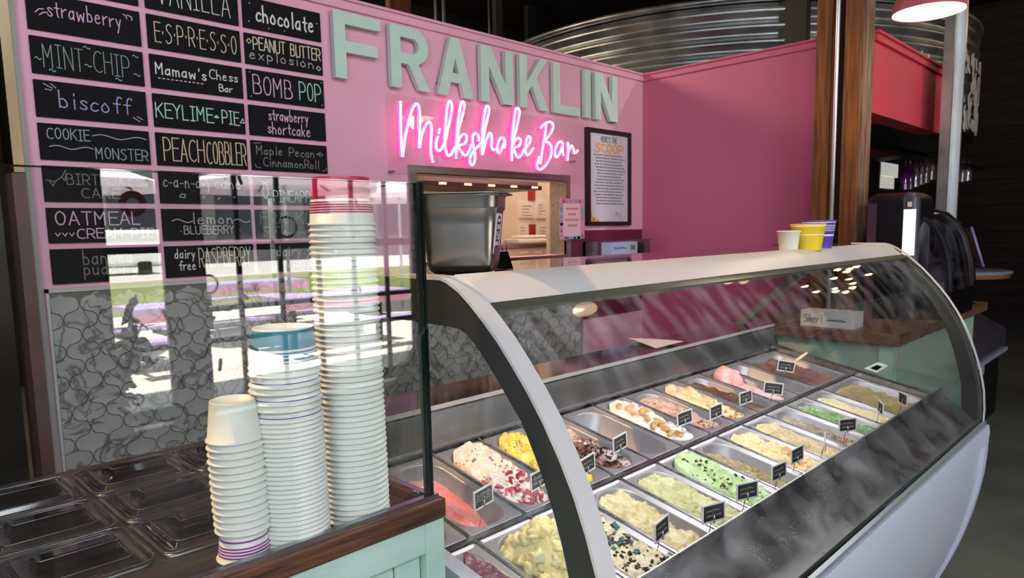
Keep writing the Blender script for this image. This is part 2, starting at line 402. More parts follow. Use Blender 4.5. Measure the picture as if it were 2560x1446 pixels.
struct('trim_5', MB().box(.592, 3.66, 2.978, 3.0, -.190, -.176).box(.592, .602, 2.978, 3.0, FL, -.176), mat('tile_edge', (190, 188, 184), .4), label='thin pale edge trim framing the marble tile panel')

# kitchen behind the pass-through
cream = mat('cream_wall', (226, 214, 190), .6)
kt = struct('wall_kitchen', MB().box(1.9, 5.08, 4.1, 4.16, FL, 1.05).box(1.8, 1.9, 3.12, 4.16, FL, 1.05).box(5.08, 5.14, 3.12, 4.16, FL, 1.05), cream)
struct('ceiling_kitchen', MB().box(1.8, 5.14, 3.12, 4.16, 1.05, 1.09), cream)
wf = struct('window_1', MB().box(2.243, 3.535, 2.982, 3.0, .315, .357).box(2.243, 2.29, 2.982, 3.0, -.195, .315).box(3.49, 3.535, 2.982, 3.0, -.195, .315).box(2.29, 3.49, 2.982, 3.0, -.195, -.155)
            .box(2.285, 3.495, 2.982, 3.12, .315, .318).box(2.285, 2.29, 3.0, 3.12, -.155, .315).box(3.49, 3.495, 3.0, 3.12, -.155, .315).box(2.29, 3.49, 3.0, 3.12, -.158, -.155), steel,
            label='stainless steel frame of the pass-through window to the kitchen')
struct('trim_6', MB().box(3.55, 4.355, 2.984, 3.0, -.60, 0.0), mat('maroon_panel', (104, 34, 58), .4), label='maroon splash panel below the framed notice')
struct('trim_7', MB().box(3.49, 3.70, 2.983, 3.0, -.60, -.062), mat('maroon_panel', (104, 34, 58), .4), label='maroon panel below the flyer')
def kx(x, y, Y=4.1): p = onY(x, y, Y); return p.x, p.z
kb = thing('kitchen_hood', 'dark steel extractor hood seen through the pass-through window', 'hood', (2.9, 4.5, .30))
hx0, hz0 = kx(1062, 476, 3.6); hx1, hz1 = kx(1345, 470, 3.6); hx0 = max(hx0, 2.2)
mesh('canopy', MB().box(hx0, hx1, 3.6, 4.05, .335, .7), steeld, kb); mesh('lip', MB().box(hx0-.02, hx1+.02, 3.58, 4.06, .305, .335), mat('hood_lip', (60, 54, 48), .4, .6), kb)
for k in range(5):
    mesh('hood_light', MB().box(hx0+.10+.22*k, hx0+.16+.22*k, 3.572, 3.58, .315, .33), mat('hood_light', (250, 236, 200), .5, emit=(1, .85, .6), estr=.8), kb)
sx0_, sz0_ = kx(1270, 612, 3.75); sx1_, _z = kx(1375, 610, 3.75)
ks = thing('kitchen_shelf', 'steel work shelf with folded towels behind the pass-through', 'shelf', (3.3, 3.9, sz0_))
mesh('shelf_board', MB().box(2.3, sx1_, 3.75, 4.09, sz0_-.03, sz0_), steel, ks); mesh('front_panel', MB().box(2.3, sx1_, 3.78, 4.09, FL, sz0_-.03), cream, ks)
for k in range(3):
    a_, b_ = kx(1302+k*35, 632, 3.77); mesh('slot', MB().box(a_, a_+.09, 3.772, 3.782, b_-.01, b_+.01), mat('slot_white', (246, 240, 226), .5), ks)
tx0, tz0 = kx(1292, 606, 3.85); tx1, _z = kx(1368, 600, 3.85)
tag(mesh('folded_towel', MB().rrings((tx0+tx1)/2, 3.92, tx1-tx0, .2, .03, [(.02, sz0_+.001), (0, sz0_+.008), (0, sz0_+.03), (.015, sz0_+.038)], capt=True).rrings((tx0+tx1)/2+.03, 3.92, tx1-tx0-.08, .18, .03, [(.01, sz0_+.039), (0, sz0_+.05), (.02, sz0_+.066)], capt=True), mat('towel', (246, 238, 222), .9)), 'white folded towels on the kitchen shelf', 'towel')
def wallsheet(nm, x0, y0, x1, y1, m, lb, ct, pr=True):
    a, d = kx(x0, y0); b, c = kx(x1, y1)
    p = mesh(nm, MB().box(a, b, 4.088, 4.1, c, d), m); tag(p, lb, ct)
    if pr:
        t = MB(); z = d-.03
        while z > c+.02: t.box(a+.03, b-.02-random.uniform(0, .06), 4.0865, 4.088, z-.005, z); z -= .026
        mesh('print', t, mat('note_ink', (150, 140, 126), .8), p, kind='stuff')
redp = mat('red_print', (164, 42, 28), .6); pm = mat('note_paper', (236, 230, 216), .7)
wallsheet('wall_poster', 1319, 466, 1336, 501, redp, 'upper of the two small red posters on the kitchen wall', 'poster', False)
wallsheet('wall_poster', 1322, 561, 1337, 594, redp, 'lower of the two small red posters on the kitchen wall', 'poster', False)
for (x0, y0, x1, y1, ds) in ((1296, 505, 1333, 545, 'below the upper red poster'), (1338, 503, 1368, 546, 'right of the upper red poster'), (1292, 560, 1319, 600, 'left of the lower red poster'), (1343, 560, 1370, 598, 'right of the lower red poster'), (1070, 540, 1095, 600, 'between the glass edge and the steel pan'), (1062, 445, 1118, 468, 'under the window head at its left end')):
    wallsheet('paper_notice', x0, y0, x1, y1, pm, 'pale paper notice on the kitchen wall, '+ds, 'notice')
dx0, dz0 = kx(1372, 456, 3.22); dx1, dz1 = kx(1411, 480, 3.22)
tag(mesh('door_leaf', MB().prism([(dx0, FL), (dx1, FL), (dx1, dz1+.02), (dx0, dz0)], 'y', 3.22, 3.25), mat('door_cream', (214, 204, 180), .6)), 'cream door leaf standing at the right side of the pass-through', 'door')
# outside window objects in the kitchen
# ------------------------------------------------------------------ timber posts, conduit, galvanised post
PX = 4.05
def postpx(x): return onX(x, 300, PX).y
y1, y2, y3, y4 = postpx(2034), postpx(2073), postpx(2104), postpx(2152)
tag(mesh('timber_post', MB().box(PX, PX+.16, y2, y1, FL, 3.6), woodpost, bevel=.006), 'brown timber post standing right against the pink side wall', 'post')
tp2 = thing('timber_post', 'brown timber post with a weathered grey face, right of the conduit', 'post', (PX+.09, (y3+y4)/2, FL))
mesh('core', MB().box(PX, PX+.155, y4+.006, y3, FL, 3.6), woodpost, tp2, bevel=.006)
mesh('weathered_face', MB().box(PX+.002, PX+.16, y4, y4+.006, FL, 3.6), greywood, tp2, label='weathered greyish face of the timber')
tag(mesh('conduit_pipe', MB().tube([(PX-.01, (y2+y3)/2, FL), (PX-.01, (y2+y3)/2, 3.6)], .011, 12), mat('conduit', (222, 218, 226), .3, .6)), 'thin silvery conduit running up between the two timber posts', 'pipe')
tag(mesh('post_gap_shade', MB().box(PX+.05, PX+.12, y3, y2, FL, 3.6), mat('dark_gap', (42, 22, 24), .7)), 'dark strip standing for the shade between the two timber posts', 'post')  # dark filler stands in for the shaded gap; no core is there
g0, g1 = onY(2346, 300, 1.32), onY(2380, 300, 1.32)
gp = thing('galvanised_post', 'grey galvanised channel post at the end of the coral bulkhead', 'post', (5.45, 1.3, FL))
mesh('web', MB().box(g0.x, g1.x-.03, 1.29, 1.31, FL, 3.6), galv, gp); mesh('flange', MB().box(g1.x-.055, g1.x-.03, 1.25, 1.31, FL, 3.6), mat('galv_bright', (210, 212, 214), .35, 1), gp)
mesh('flange', MB().box(g0.x, g0.x+.02, 1.25, 1.29, FL, 3.6), galv, gp)

# ------------------------------------------------------------------ corrugated silo
kk = 1.9; sc_ = (4.143*kk, 2.30*kk); sr = 1.4*kk
def silo_mb(z0, z1, pitch=.125, amp=.022):
    mb = MB(); prof = []; z = z0
    while z <= z1+1e-6: prof.append((sr+amp*sin(2*pi*(z-z0)/pitch), z)); z += pitch/8
    mb.lathe(prof, (sc_[0], sc_[1], 0), 96); return mb
sil = thing('grain_silo', 'large corrugated galvanised silo rising behind the pink walls', 'silo', (sc_[0], sc_[1], .84))
mesh('corrugated_wall', silo_mb(.88, 1.86), galv, sil)
mesh('top_rim', MB().lathe([(sr-.03, 1.86), (sr+.04, 1.865), (sr+.04, 1.90), (sr-.03, 1.905)], (*sc_, 0), 96), galv, sil)
mesh('bottom_rim', MB().lathe([(sr-.06, .84), (sr+.01, .85), (sr+.01, .885), (sr-.06, .885)], (*sc_, 0), 96, capb=True), mat('black_steel', (18, 18, 18), .5), sil)
mesh('underside', MB().lathe([(.01, .852), (sr-.05, .85)], (*sc_, 0), 48), dark, sil)
# pale leaf mural relief on the silo's right flank
lf = MB(); rnd = random.Random(5)
for i in range(110):
    a = radians(-36+rnd.uniform(-24, 16)) if i % 2 else radians(-52+rnd.uniform(-14, 30)); z = .92+.62*rnd.random()**1.5
    a = radians(rnd.uniform(-114, -76)); R_ = sr+.028; L_ = rnd.uniform(.10, .2); tilt = rnd.uniform(-.7, .7)
    c = Vector((sc_[0]+R_*cos(a), sc_[1]+R_*sin(a), z)); tv = Vector((-sin(a), cos(a), 0)); zv = Vector((0, 0, 1)); nv = Vector((cos(a), sin(a), 0))
    ax = (zv*cos(tilt)+tv*sin(tilt)); ay = nv.cross(ax); n = 10; vs = []; fs = []
    for k in range(n+1):
        t = k/n; wd = .028*sin(pi*t)**.7+.002; p = c+ax*(t-.5)*L_+ay*.02*sin(3*t)
        vs += [p+ay*wd, p+nv*.008, p-ay*wd]
    for k in range(n):
        b = k*3; fs += [(b, b+1, b+4, b+3), (b+1, b+2, b+5, b+4)]
    lf.add(vs, fs, True)
mesh('leaf_relief', lf, mat('silo_mural_white', (206, 196, 198), .5), sil, kind='stuff', label='pale painted leaf mural on the lower silo wall')
mesh('vertical_rib', MB().box(sc_[0]-2.02, sc_[0]-1.94, sc_[1]-sr+.72, sc_[1]-sr+.95, .9, 1.9), mat('black_steel', (18, 18, 18), .5), sil)

# dark timbers, pipes up behind the pink wall
for i, (px, Y, wd, m, nm, lb, ct) in enumerate((
    (1002, 6.0, .13, mat('orange_board', (110, 52, 22), .7, rgb2=(70, 30, 14), nscale=4, stretch=(6, 6, .6)), 'timber_board', 'orange brown upright board high behind the menu wall', 'board'),
    (1089, 6.0, .018, galv, 'pipe', 'left of two thin grey pipes rising behind the letter R', 'pipe'),
    (1109, 6.0, .020, galv, 'pipe', 'right of two thin grey pipes rising behind the letter R', 'pipe'),
    (1222, 6.2, .012, galv, 'pipe', 'single thin pipe rising behind the letter N', 'pipe'),
    (1248, 7.8, .07, mat('grey_stud', (70, 64, 60), .7), 'timber_board', 'dark grey upright stud behind the letters N and K', 'board'),
    (1330, 8.0, .10, mat('dark_stud', (44, 40, 38), .7), 'timber_board', 'darkest upright stud left of the silo', 'board'))):
    c = onY(px, 20, Y); mb = MB()
    if wd < .03: mb.tube([(c.x, Y, .5), (c.x, Y, 3.6)], wd, 10)
    else: mb.box(c.x-wd, c.x+wd, Y, Y+.08, FL, 3.6)
    tag(mesh(nm, mb, m), lb, ct)

# ================================================================== MENU BOARDS
chalks = {'w': (226, 224, 220), 'pk': (222, 178, 206), 'gr': (150, 168, 160), 'li': (176, 160, 200), 'bl': (160, 176, 176), 'cr': (222, 208, 180), 'mt': (176, 222, 200), 'tn': (214, 190, 158), 'dk': (134, 132, 132), 'lk': (190, 186, 180)}
CM = {k: mat('chalk_'+k, v, .9) for k, v in chalks.items()}
BW, BH = .368, .128
cols = (.620, 1.013, 1.401); top0 = 1.018
WAV = lambda x0, x1, y, a, n=2: [[(x0+(x1-x0)*t/24, y+a*sin(2*pi*n*t/24)) for t in range(25)]]
boards = [
 (0, 0, [], 'blank lower edge showing above the strawberry board', []),
 (0, 1, [('strawberry', .17, .82, .42, .86, 'pk', 1.3)], 'strawberry in pink lower case between quote marks', [[(.07, .46), (.1, .56), (.14, .58)], [(.10, .4), (.13, .48), (.17, .5)], [(.84, .84), (.87, .8), (.87, .72)], [(.88, .84), (.92, .8), (.92, .7)]]),
 (0, 2, [('MINT CHIP', .10, .86, .2, .82, 'gr', 1)], 'MINT CHIP in tall grey green capitals with squiggles', WAV(.03, .08, .4, .03, 1)+WAV(.45, .51, .88, .03, 1)+WAV(.45, .51, .38, .03, 1)+WAV(.90, .95, .84, .03, 1)+WAV(.72, .78, .1, .03, 1)+WAV(.9, .96, .3, .03, 1)+WAV(.14, .19, .12, .03, 1)),
 (0, 3, [('biscoff', .2, .84, .28, .76, 'li', 1.5)], 'a biscuit flavour in widely spaced lilac lower case', [[(.08, .9), (.15, .8)], [(.14, .92), (.18, .82)], [(.09, .76), (.14, .74)], [(.86, .2), (.92, .1)], [(.9, .24), (.95, .16)]]),
 (0, 4, [('COOKIE', .07, .43, .58, .88, 'bl', 1.1), ('MONSTER', .48, .97, .1, .42, 'bl', 1.1)], 'a two-line cookie flavour with two long wavy lines', WAV(.46, .97, .74, .05, 1.5)+WAV(.08, .46, .36, .04, 1.5)),
 (0, 5, [('BIRTHDAY', .2, .80, .5, .8, 'dk', 1.2), ('CAKE', .32, .66, .12, .4, 'dk', 1.2)], 'BIRTHDAY CAKE in grey capitals with bunting', [[(.03, .6), (.1, .56), (.16, .7), (.2, .9)], [(.05, .58), (.08, .44), (.1, .56)], [(.16, .7), (.18, .6), (.2, .78)]]),
 (0, 6, [('OATMEAL', .07, .84, .52, .9, 'pk', 1.5), ('CREAM PIE', .25, .96, .12, .4, 'pk', 1.4)], 'OATMEAL CREAM PIE in pink capitals', [[(.06, .28), (.08, .2), (.1, .28)], [(.12, .28), (.14, .2), (.16, .28)], [(.18, .28), (.2, .2), (.22, .28)]]),
 (0, 7, [('banana', .28, .74, .52, .96, 'dk', 1.3), ('pudding', .28, .78, .22, .62, 'dk', 1.2)], 'banana pudding in outlined grey lower case', []),
 (1, 0, [('VANILLA', .12, .9, .2, .95, 'w', 1.2)], 'VANILLA in tall thin white capitals', []),
 (1, 1, [('E.S.P.R.E.S.S.O', .07, .95, .22, .8, 'cr', 1.2)], 'ESPRESSO in cream capitals with dots between letters', []),
 (1, 2, [("Mamaw's", .05, .58, .42, .76, 'w', 1.6), ('Chess', .62, .94, .5, .8, 'w', 1.3), ('Bar', .72, .87, .14, .36, 'w', 1.3)], 'a two-part chess bar flavour in white letters, dotted underline', [[(.07+.045*k, .3), (.09+.045*k, .3)] for k in range(11)]),
 (1, 3, [('KEYLIME', .02, .62, .28, .72, 'mt', 1.5), ('PIE', .73, .92, .28, .7, 'mt', 1.5)], 'KEYLIME PIE in mint green capitals', [[(.64, .46), (.67, .52), (.69, .46), (.66, .44), (.64, .46)], [(.65, .47), (.68, .48)], [(.94, .36), (.97, .5), (.99, .36), (.94, .36)]]),
 (1, 4, [('PEACH', .07, .5, .14, .84, 'tn', 1.5), ('COBBLER', .53, .98, .12, .84, 'tn', 1.5)], 'PEACH COBBLER in tall tan capitals', []),
 (1, 5, [('c-a-n-d-y', .04, .55, .5, .9, 'lk', 1.2), ('cane', .6, .9, .5, .9, 'lk', 1.2)], 'candy cane in thin hyphenated lower case', [[(.2, .22), (.22, .3), (.26, .28), (.25, .18), (.2, .2)], [(.45, .2), (.47, .24)], [(.62, .16), (.64, .2)], [(.8, .22), (.82, .24)]]),
 (1, 6, [('lemon', .32, .78, .52, .88, 'lk', 1.3), ('BLUEBERRY', .22, .78, .2, .46, 'lk', 1.2)], 'lemon over BLUEBERRY with wavy side lines', WAV(.1, .32, .62, .05, 1)+WAV(.78, .98, .62, .05, 1)+[[(.18, .3), (.19, .3)], [(.85, .3), (.86, .3)]]),
 (1, 7, [('dairy', .1, .32, .6, .9, 'w', 1.3), ('free', .14, .32, .22, .52, 'w', 1.3), ('RASPBERRY', .36, .96, .3, .92, 'cr', 1.3)], 'dairy free RASPBERRY in white and tall cream letters', []),
 (2, 0, [('chocolate', .16, .9, .26, .8, 'w', 2.4)], 'chocolate in bold white lower case', [[(.06, .2), (.07, .22)], [(.94, .6), (.95, .61)], [(.5, .12), (.51, .13)], [(.08, .8), (.09, .81)], [(.3, .1), (.31, .11)]]),
 (2, 1, [('PEANUT BUTTER', .1, .97, .5, .9, 'cr', 1.6), ('explosion', .05, .88, .18, .52, 'lk', 1.2)], 'PEANUT BUTTER explosion in cream letters', [[(.02, .74), (.05, .82), (.08, .74), (.05, .66), (.02, .74)], [(.91, .22), (.94, .3), (.97, .22), (.94, .14), (.91, .22)]]),
 (2, 2, [('BOMB', .07, .56, .2, .82, 'pk', 1.6), ('POP', .66, .95, .2, .82, 'mt', 1.6)], 'BOMB POP in dripping pink and green capitals', [[(.03, .9), (.04, .91)], [(.96, .9), (.97, .91)], [(.96, .1), (.97, .12)], [(.03, .1), (.04, .12)]]),
 (2, 3, [('strawberry', .24, .76, .56, .94, 'pk', 1.5), ('shortcake', .22, .78, .1, .5, 'pk', 1.5)], 'strawberry shortcake in two pink lines', []),
 (2, 4, [('Maple Pecan', .06, .82, .54, .84, 'dk', 1.3), ('CinnamonRoll', .14, .88, .14, .44, 'dk', 1.3)], 'Maple Pecan Cinnamon Roll in faint grey letters', [[(.85, .66), (.9, .74), (.94, .66), (.9, .6), (.87, .66), (.9, .7)], [(.03, .9), (.12, .92)], [(.03, .2), (.05, .1), (.1, .08)], [(.92, .08), (.97, .1), (.98, .2)]]),
 (2, 5, [('PINEAPPLE', .24, .86, .12, .5, 'mt', 1.4), ('', 0, 1, 0, 1, 'mt', 1)], 'a fruit name in mint green capitals beside a sketch', [[(.12, .7), (.1, .4), (.14, .2), (.18, .4), (.16, .7)], [(.10, .8), (.13, .7), (.18, .82)]]),
 (2, 6, [('FRANKLIN', .06, .94, .52, .92, 'dk', 1.3), ('', .3, .8, .1, .42, 'dk', 1.2)], 'thin grey capitals over a second faint line', scribble(.34, .9, .12, .36, 6)+[[(.08, .4), (.3, .4)], [(.1, .3), (.14, .2), (.18, .3), (.22, .2), (.26, .3)]]),
 (2, 7, [('dairy free', .24, .92, .54, .9, 'lk', 1.2), ('vanilla', .36, .86, .14, .5, 'lk', 1.2)], 'dairy free vanilla in thin pale letters', []),
]
for ci, ri, lines, ds, deco in boards:
    if (ci, ri) == (0, 0): x0 = cols[0]
    x0 = cols[ci]; zt = top0-.150*ri; z0 = zt-BH
    lab = 'black chalk menu board reading '+ds if ds[0] not in 'abt' or ds.startswith(('banana', 'strawberry')) else 'black chalk menu board with '+ds
    b = mesh('menu_board', MB().box(x0, x0+BW, 2.988, 3.0, z0, zt), black, bevel=.0015); tag(b, lab[:150], 'menu board', 'chalk flavour boards on the pink wall')
    P = lambda a, c: (x0+a*BW, 2.9872, z0+c*BH)
    byc = {}
    for t, a, c, d, e, cl, wt in lines:
        if not t: continue
        sts = textstrokes(t, a*BW, c*BW, d*BH, e*BH, .03)
        mb = byc.setdefault(cl, MB()); ribbons(mb, sts, .0029*wt, lambda p, q: (x0+p, 2.9872, z0+q))
    if deco and lines:
        ribbons(byc.setdefault(lines[0][5], MB()), [[(p[0]*BW, p[1]*BH) for p in st] for st in deco], .0034, lambda p, q: (x0+p, 2.9872, z0+q))
    for cl, mb in byc.items(): mesh('chalk_lettering', mb, CM[cl], b)

# ------------------------------------------------------------------ big letters
LZ0, LZ1 = .735, 1.040
def par(xa, xb, xc, xd): return [(xa, 0), (xb, 0), (xd, 1), (xc, 1)]   # bottom left,right, top left,right
def arc(cx, cy, rx, ry, th, a0, a1, n=14):
    o = [(cx+rx*cos(a0+(a1-a0)*k/n), cy+ry*sin(a0+(a1-a0)*k/n)) for k in range(n+1)]
    i_ = [(cx+(rx-th)*cos(a0+(a1-a0)*k/n), cy+(ry-th*.98)*sin(a0+(a1-a0)*k/n)) for k in range(n+1)]
    return o, i_
def letter(ch, x0, wd, ds):
    mb = MB(); hz = LZ1-LZ0; st = .062/wd; sv = .062/hz
    def poly(p):
        e = len(mb.f)*.00001; mb.prism([(x0+q[0]*wd, LZ0+q[1]*hz) for q in p], 'y', 2.958-e, 2.985)
    def rect(a, b, c, d): poly([(a, c), (b, c), (b, d), (a, d)])
    if ch == 'F': rect(0, st, 0, 1); rect(st, 1, 1-sv*.88, 1); rect(st, .92, .40, .40+sv*.85)
    if ch == 'L': rect(0, st, 0, 1); rect(st, 1, 0, sv*.85)
    if ch == 'I': rect(0, 1, 0, 1)
    if ch == 'N': rect(0, st, 0, 1); rect(1-st, 1, 0, 1); poly([(1-st*1.25, 0), (1-st*.05, 0), (1-st*.05, .03), (st*1.25, 1), (st*.05, 1), (st*.05, .97)])
    if ch == 'A':
        poly([(0, 0), (st*1.1, 0), (.5+st*.42, .96), (.5+st*.42, 1), (.5-st*.5, 1)]); poly([(1-st*1.1, 0), (1, 0), (.5+st*.5, 1), (.5-st*.42, 1), (.5-st*.42, .96)]); rect(.25, .75, .24, .24+sv*.8)
    if ch == 'K':
        rect(0, st, 0, 1); poly([(st, .28), (st, .50), (.98-st*.9, 1), (1.0, 1)]); poly([(.99-st*1.0, 0), (1.02, 0), (.55, .66), (.36, .52)])
    if ch == 'R':
        rect(0, st, 0, 1); rect(st, .58, 1-sv*.88, 1); rect(st, .58, .40, .40+sv*.86); poly([(.72, 0), (1.02, 0), (.70, .42), (.44, .42)])
        n = 16; cx, cy, rx, ry = .56, .70, .42, .30; tx, ty = st*1.0, sv*.87
        for k in range(n):
            a, b = -pi/2+pi*k/n, -pi/2+pi*(k+1)/n
            poly([(cx+rx*cos(a), cy+ry*sin(a)), (cx+rx*cos(b), cy+ry*sin(b)), (cx+(rx-tx)*cos(b), cy+(ry-ty)*sin(b)), (cx+(rx-tx)*cos(a), cy+(ry-ty)*sin(a))])
    o = mesh('wall_letter', mb, mint); tag(o, ds, 'letter', 'large capitals mounted on the menu wall')
    mesh('standoff', MB().box(x0+.02, x0+.04, 2.985, 3.0, LZ0+.05, LZ0+.07), steeld, o)
for ch, x0, wd, ds in (('F', 1.818, .262, 'mint green capital F, first of the large wall letters'), ('R', 2.135, .243, 'mint green capital R, tall wall letter with a round bowl'),
        ('A', 2.432, .252, 'mint green capital A among the large wall letters'), ('N', 2.745, .255, 'mint green capital N between the A and the K'), ('K', 3.055, .247, 'mint green capital K among the large wall letters'),
        ('L', 3.357, .256, 'mint green capital L among the large wall letters'), ('I', 3.664, .062, 'mint green capital I, narrowest of the large wall letters'), ('N', 3.771, .248, 'mint green capital N nearest the wall corner')):
    letter(ch, x0, wd, ds)

# ------------------------------------------------------------------ neon script
NE = [
 [(205,115),(203,200),(205,350),(212,550),(225,790),(240,720),(255,600),(275,490),(300,380),(340,240),(385,155),(415,150),(435,200),(445,330),(440,500),(436,685),(450,620),(470,520),(515,410),(550,370),(578,390),(587,450),(582,560),(578,650),(582,760),(605,870)],
 [(665,545),(645,620),(645,690),(665,722),(690,720),(720,680),(760,590),(790,450),(825,290),(838,180),(820,120),(795,125),(775,220),(757,430),(750,620),(765,730),(795,785),(830,765),(860,710),(885,665)],
 [(690,450),(675,512)],
 [(885,690),(915,480),(960,320),(988,190),(985,130),(960,122),(942,170),(928,260),(908,420),(896,600),(890,820)],
 [(905,640),(935,560),(975,520),(1012,535),(1018,590),(985,640),(915,665),(945,720),(985,775),(1020,775),(1050,720),(1085,640)],
 [(1165,610),(1163,545),(1135,508),(1100,530),(1092,600),(1105,680),(1122,770),(1118,850),(1095,898),(1065,880),(1062,810),(1095,740),(1170,660),(1215,610)],
 [(1215,640),(1240,470),(1278,320),(1295,220),(1280,178),(1255,190),(1235,290),(1215,480),(1205,650),(1212,770),(1232,690),(1260,590),(1295,510),(1318,520),(1328,580),(1325,660),(1345,712),(1390,700)],
 [(1490,620),(1470,565),(1430,575),(1400,650),(1398,720),(1418,755),(1445,715),(1490,610),(1482,690)],
 [(1590,620),(1625,470),(1658,330),(1668,240),(1650,202),(1622,220),(1605,330),(1585,520),(1575,700),(1577,850)],
 [(1590,650),(1620,590),(1660,568),(1685,600),(1670,660),(1605,695),(1620,760),(1655,808),(1690,780),(1725,710)],
 [(1715,730),(1770,665),(1803,600),(1798,555),(1770,555),(1748,620),(1740,710),(1755,770),(1785,770),(1842,690)],
 [(1998,400),(1985,500),(1965,620),(1945,750),(1925,885)],
 [(1930,445),(1975,395),(2040,368),(2078,395),(2080,450),(2040,530),(1985,600),(2040,635),(2065,700),(2050,800),(1995,900),(1935,952),(1895,940),(1885,890),(1912,795)],
 [(2205,650),(2185,612),(2145,630),(2108,710),(2108,785),(2135,800),(2175,730),(2205,660),(2200,730),(2212,785)],
 [(2262,620),(2268,720),(2258,840)], [(2266,770),(2285,700),(2312,660),(2332,700),(2345,750),(2368,745),(2386,718)]]
neon = thing('neon_sign', 'glowing pink script neon sign under the large wall letters', 'neon sign', (2.9, 2.96, .3))
def cr(P, n=4):
    P = [Vector(p) for p in P]; out = []
    for i in range(len(P)-1):
        a, b, c, d = P[max(i-1, 0)], P[i], P[i+1], P[min(i+2, len(P)-1)]
        for k in range(n):
            t = k/n; out.append(.5*((2*b)+(c-a)*t+(2*a-5*b+4*c-d)*t*t+(3*b-a-3*c+d)*t**3))
    return out+[P[-1]]
tubem = mat('neon_tube', (255, 240, 250), .4, emit=(1, .56, .90), estr=3.2)
backm = mat('neon_backing', (230, 60, 150), .4, emit=(1, .10, .50), estr=2.0)
f_ = MB(); bk = MB()
for st in NE:
    p3 = [onY(960+x*.203125, 230+y*.203125, 2.945) for x, y in st]; p3 = cr(p3, 4)
    f_.tube(p3, .0056, 8); bk.tube([(p.x, 2.9530, p.z) for p in p3], .0088, 8)
mesh('glowing_tube', f_, tubem, neon); mesh('backing_tube', bk, backm, neon)
for a_, b_ in ((2.12, .31), (3.55, .44), (2.6, .62)): mesh('standoff', MB().box(a_, a_+.01, 2.955, 3.0, b_, b_+.01), steeld, neon)
mesh('acrylic_panel', MB().box(2.10, 3.66, 2.966, 2.969, .30, .70), glassmat('acrylic_clear', (.985, .97, .98), .03), neon)

# ------------------------------------------------------------------ framed notice, flyer, till box
fr = thing('framed_notice', 'black framed notice headed SCOOP on the pink wall', 'framed notice', (3.95, 2.98, .03))
mesh('frame', MB().box(3.703, 4.198, 2.968, 3.0, .030, .058).box(3.703, 4.198, 2.968, 3.0, .650, .680).box(3.703, 3.733, 2.968, 3.0, .058, .650).box(4.168, 4.198, 2.968, 3.0, .058, .650), mat('frame_black', (26, 18, 22), .35), fr, bevel=.002)
pr = mesh('printed_sheet', MB().box(3.733, 4.168, 2.982, 3.0, .058, .650), mat('sheet', (214, 208, 220), .6), fr)
t1 = MB(); ribbons(t1, textstrokes("HERE'S THE", 3.86, 4.04, .598, .632), .006, lambda a, b: (a, 2.981, b)); mesh('heading', t1, mat('print_grey', (110, 104, 112), .8), pr)
t2 = MB(); ribbons(t2, textstrokes('SCOOP', 3.80, 4.11, .528, .582), .014, lambda a, b: (a, 2.981, b)); mesh('heading', t2, mat('print_orange', (232, 168, 96), .8), pr, label='orange word SCOOP')
t3 = MB(); rn = random.Random(3)
for k in range(17):
    if k in (2, 13): pass
    z = .508-k*.0205; x = 3.77+rn.uniform(0, .05); xe = 4.14-rn.uniform(0, .05)
    while x < xe:
        l = rn.uniform(.012, .03); t3.box(x, min(x+l, xe), 2.9808, 2.981, z-.0035, z+.0035); x += l+.007
mesh('small_print', t3, mat('print_dark', (92, 84, 98), .8), pr, kind='stuff')
t5 = MB(); ribbons(t5, [[(4.02, .10), (4.04, .125), (4.035, .09), (4.06, .12), (4.07, .085), (4.09, .118), (4.10, .07)]], .003, lambda a, b: (a, 2.981, b)); mesh('signature', t5, mat('print_dark', (92, 84, 98), .8), pr)
bl_ = MB()
for (a, b, r) in ((3.748, .075, .03), (3.79, .068, .022), (3.745, .12, .016), (3.825, .063, .012)): bl_.prism([(a+r*cos(q*pi/6), max(.0585, min(b+r*sin(q*pi/6), .2))) for q in range(12)], 'y', 2.9805, 2.981)
mesh('corner_splash', bl_, mat('print_orange', (232, 168, 96), .8), pr)

fl = thing('flyer', 'pink paper flyer with a blue and red blotted border beside the framed notice', 'flyer', (3.55, 2.97, -.06))
mesh('sheet', MB().box(3.415, 3.665, 2.972, 2.975, -.055, .205), mat('flyer_base', (224, 150, 176), .7), fl)
mesh('panel', MB().box(3.45, 3.62, 2.970, 2.972, -.04, .175), mat('flyer_pink', (240, 200, 208), .7), fl)
cb = {'blue': (120, 150, 196), 'red': (214, 62, 92), 'teal': (120, 180, 190)}
for nm, c in cb.items():
    mb = MB()
    for k in range(14):
        s = rn.randrange(4); a = rn.uniform(3.425, 3.655); b = rn.uniform(-.045, .195)
        if s == 0: a = 3.43
        elif s == 1: a = 3.645
        elif s == 2: b = .19
        else: b = -.048
        r = rn.uniform(.008, .014); mb.prism([(a+r*cos(q*pi/4), b+r*sin(q*pi/4)) for q in range(8)], 'y', 2.9705-.0003*len(nm), 2.972)
    mesh('border_blots', mb, mat('blot_'+nm, c, .7), fl, kind='stuff')
t4 = MB()
for k, (a, b) in enumerate(((3.48, 3.60), (3.50, 3.58), (3.47, 3.61), (3.49, 3.59))): 
    x = a
    while x < b: t4.box(x, x+.014, 2.9695, 2.970, .135-k*.036, .148-k*.036); x += .02
mesh('print', t4, mat('flyer_red', (206, 90, 116), .7), fl)
tb_ = thing('tissue_box_holder', 'grey metal dispenser holding a pale blue box, under the framed notice', 'dispenser', (3.95, 2.9, -.25))
mesh('housing', MB().box(3.66, 3.70, 2.86, 2.98, -.25, -.075).box(4.20, 4.27, 2.86, 2.98, -.25, -.07).box(3.66, 4.27, 2.96, 2.98, -.25, -.075), steeld, tb_)
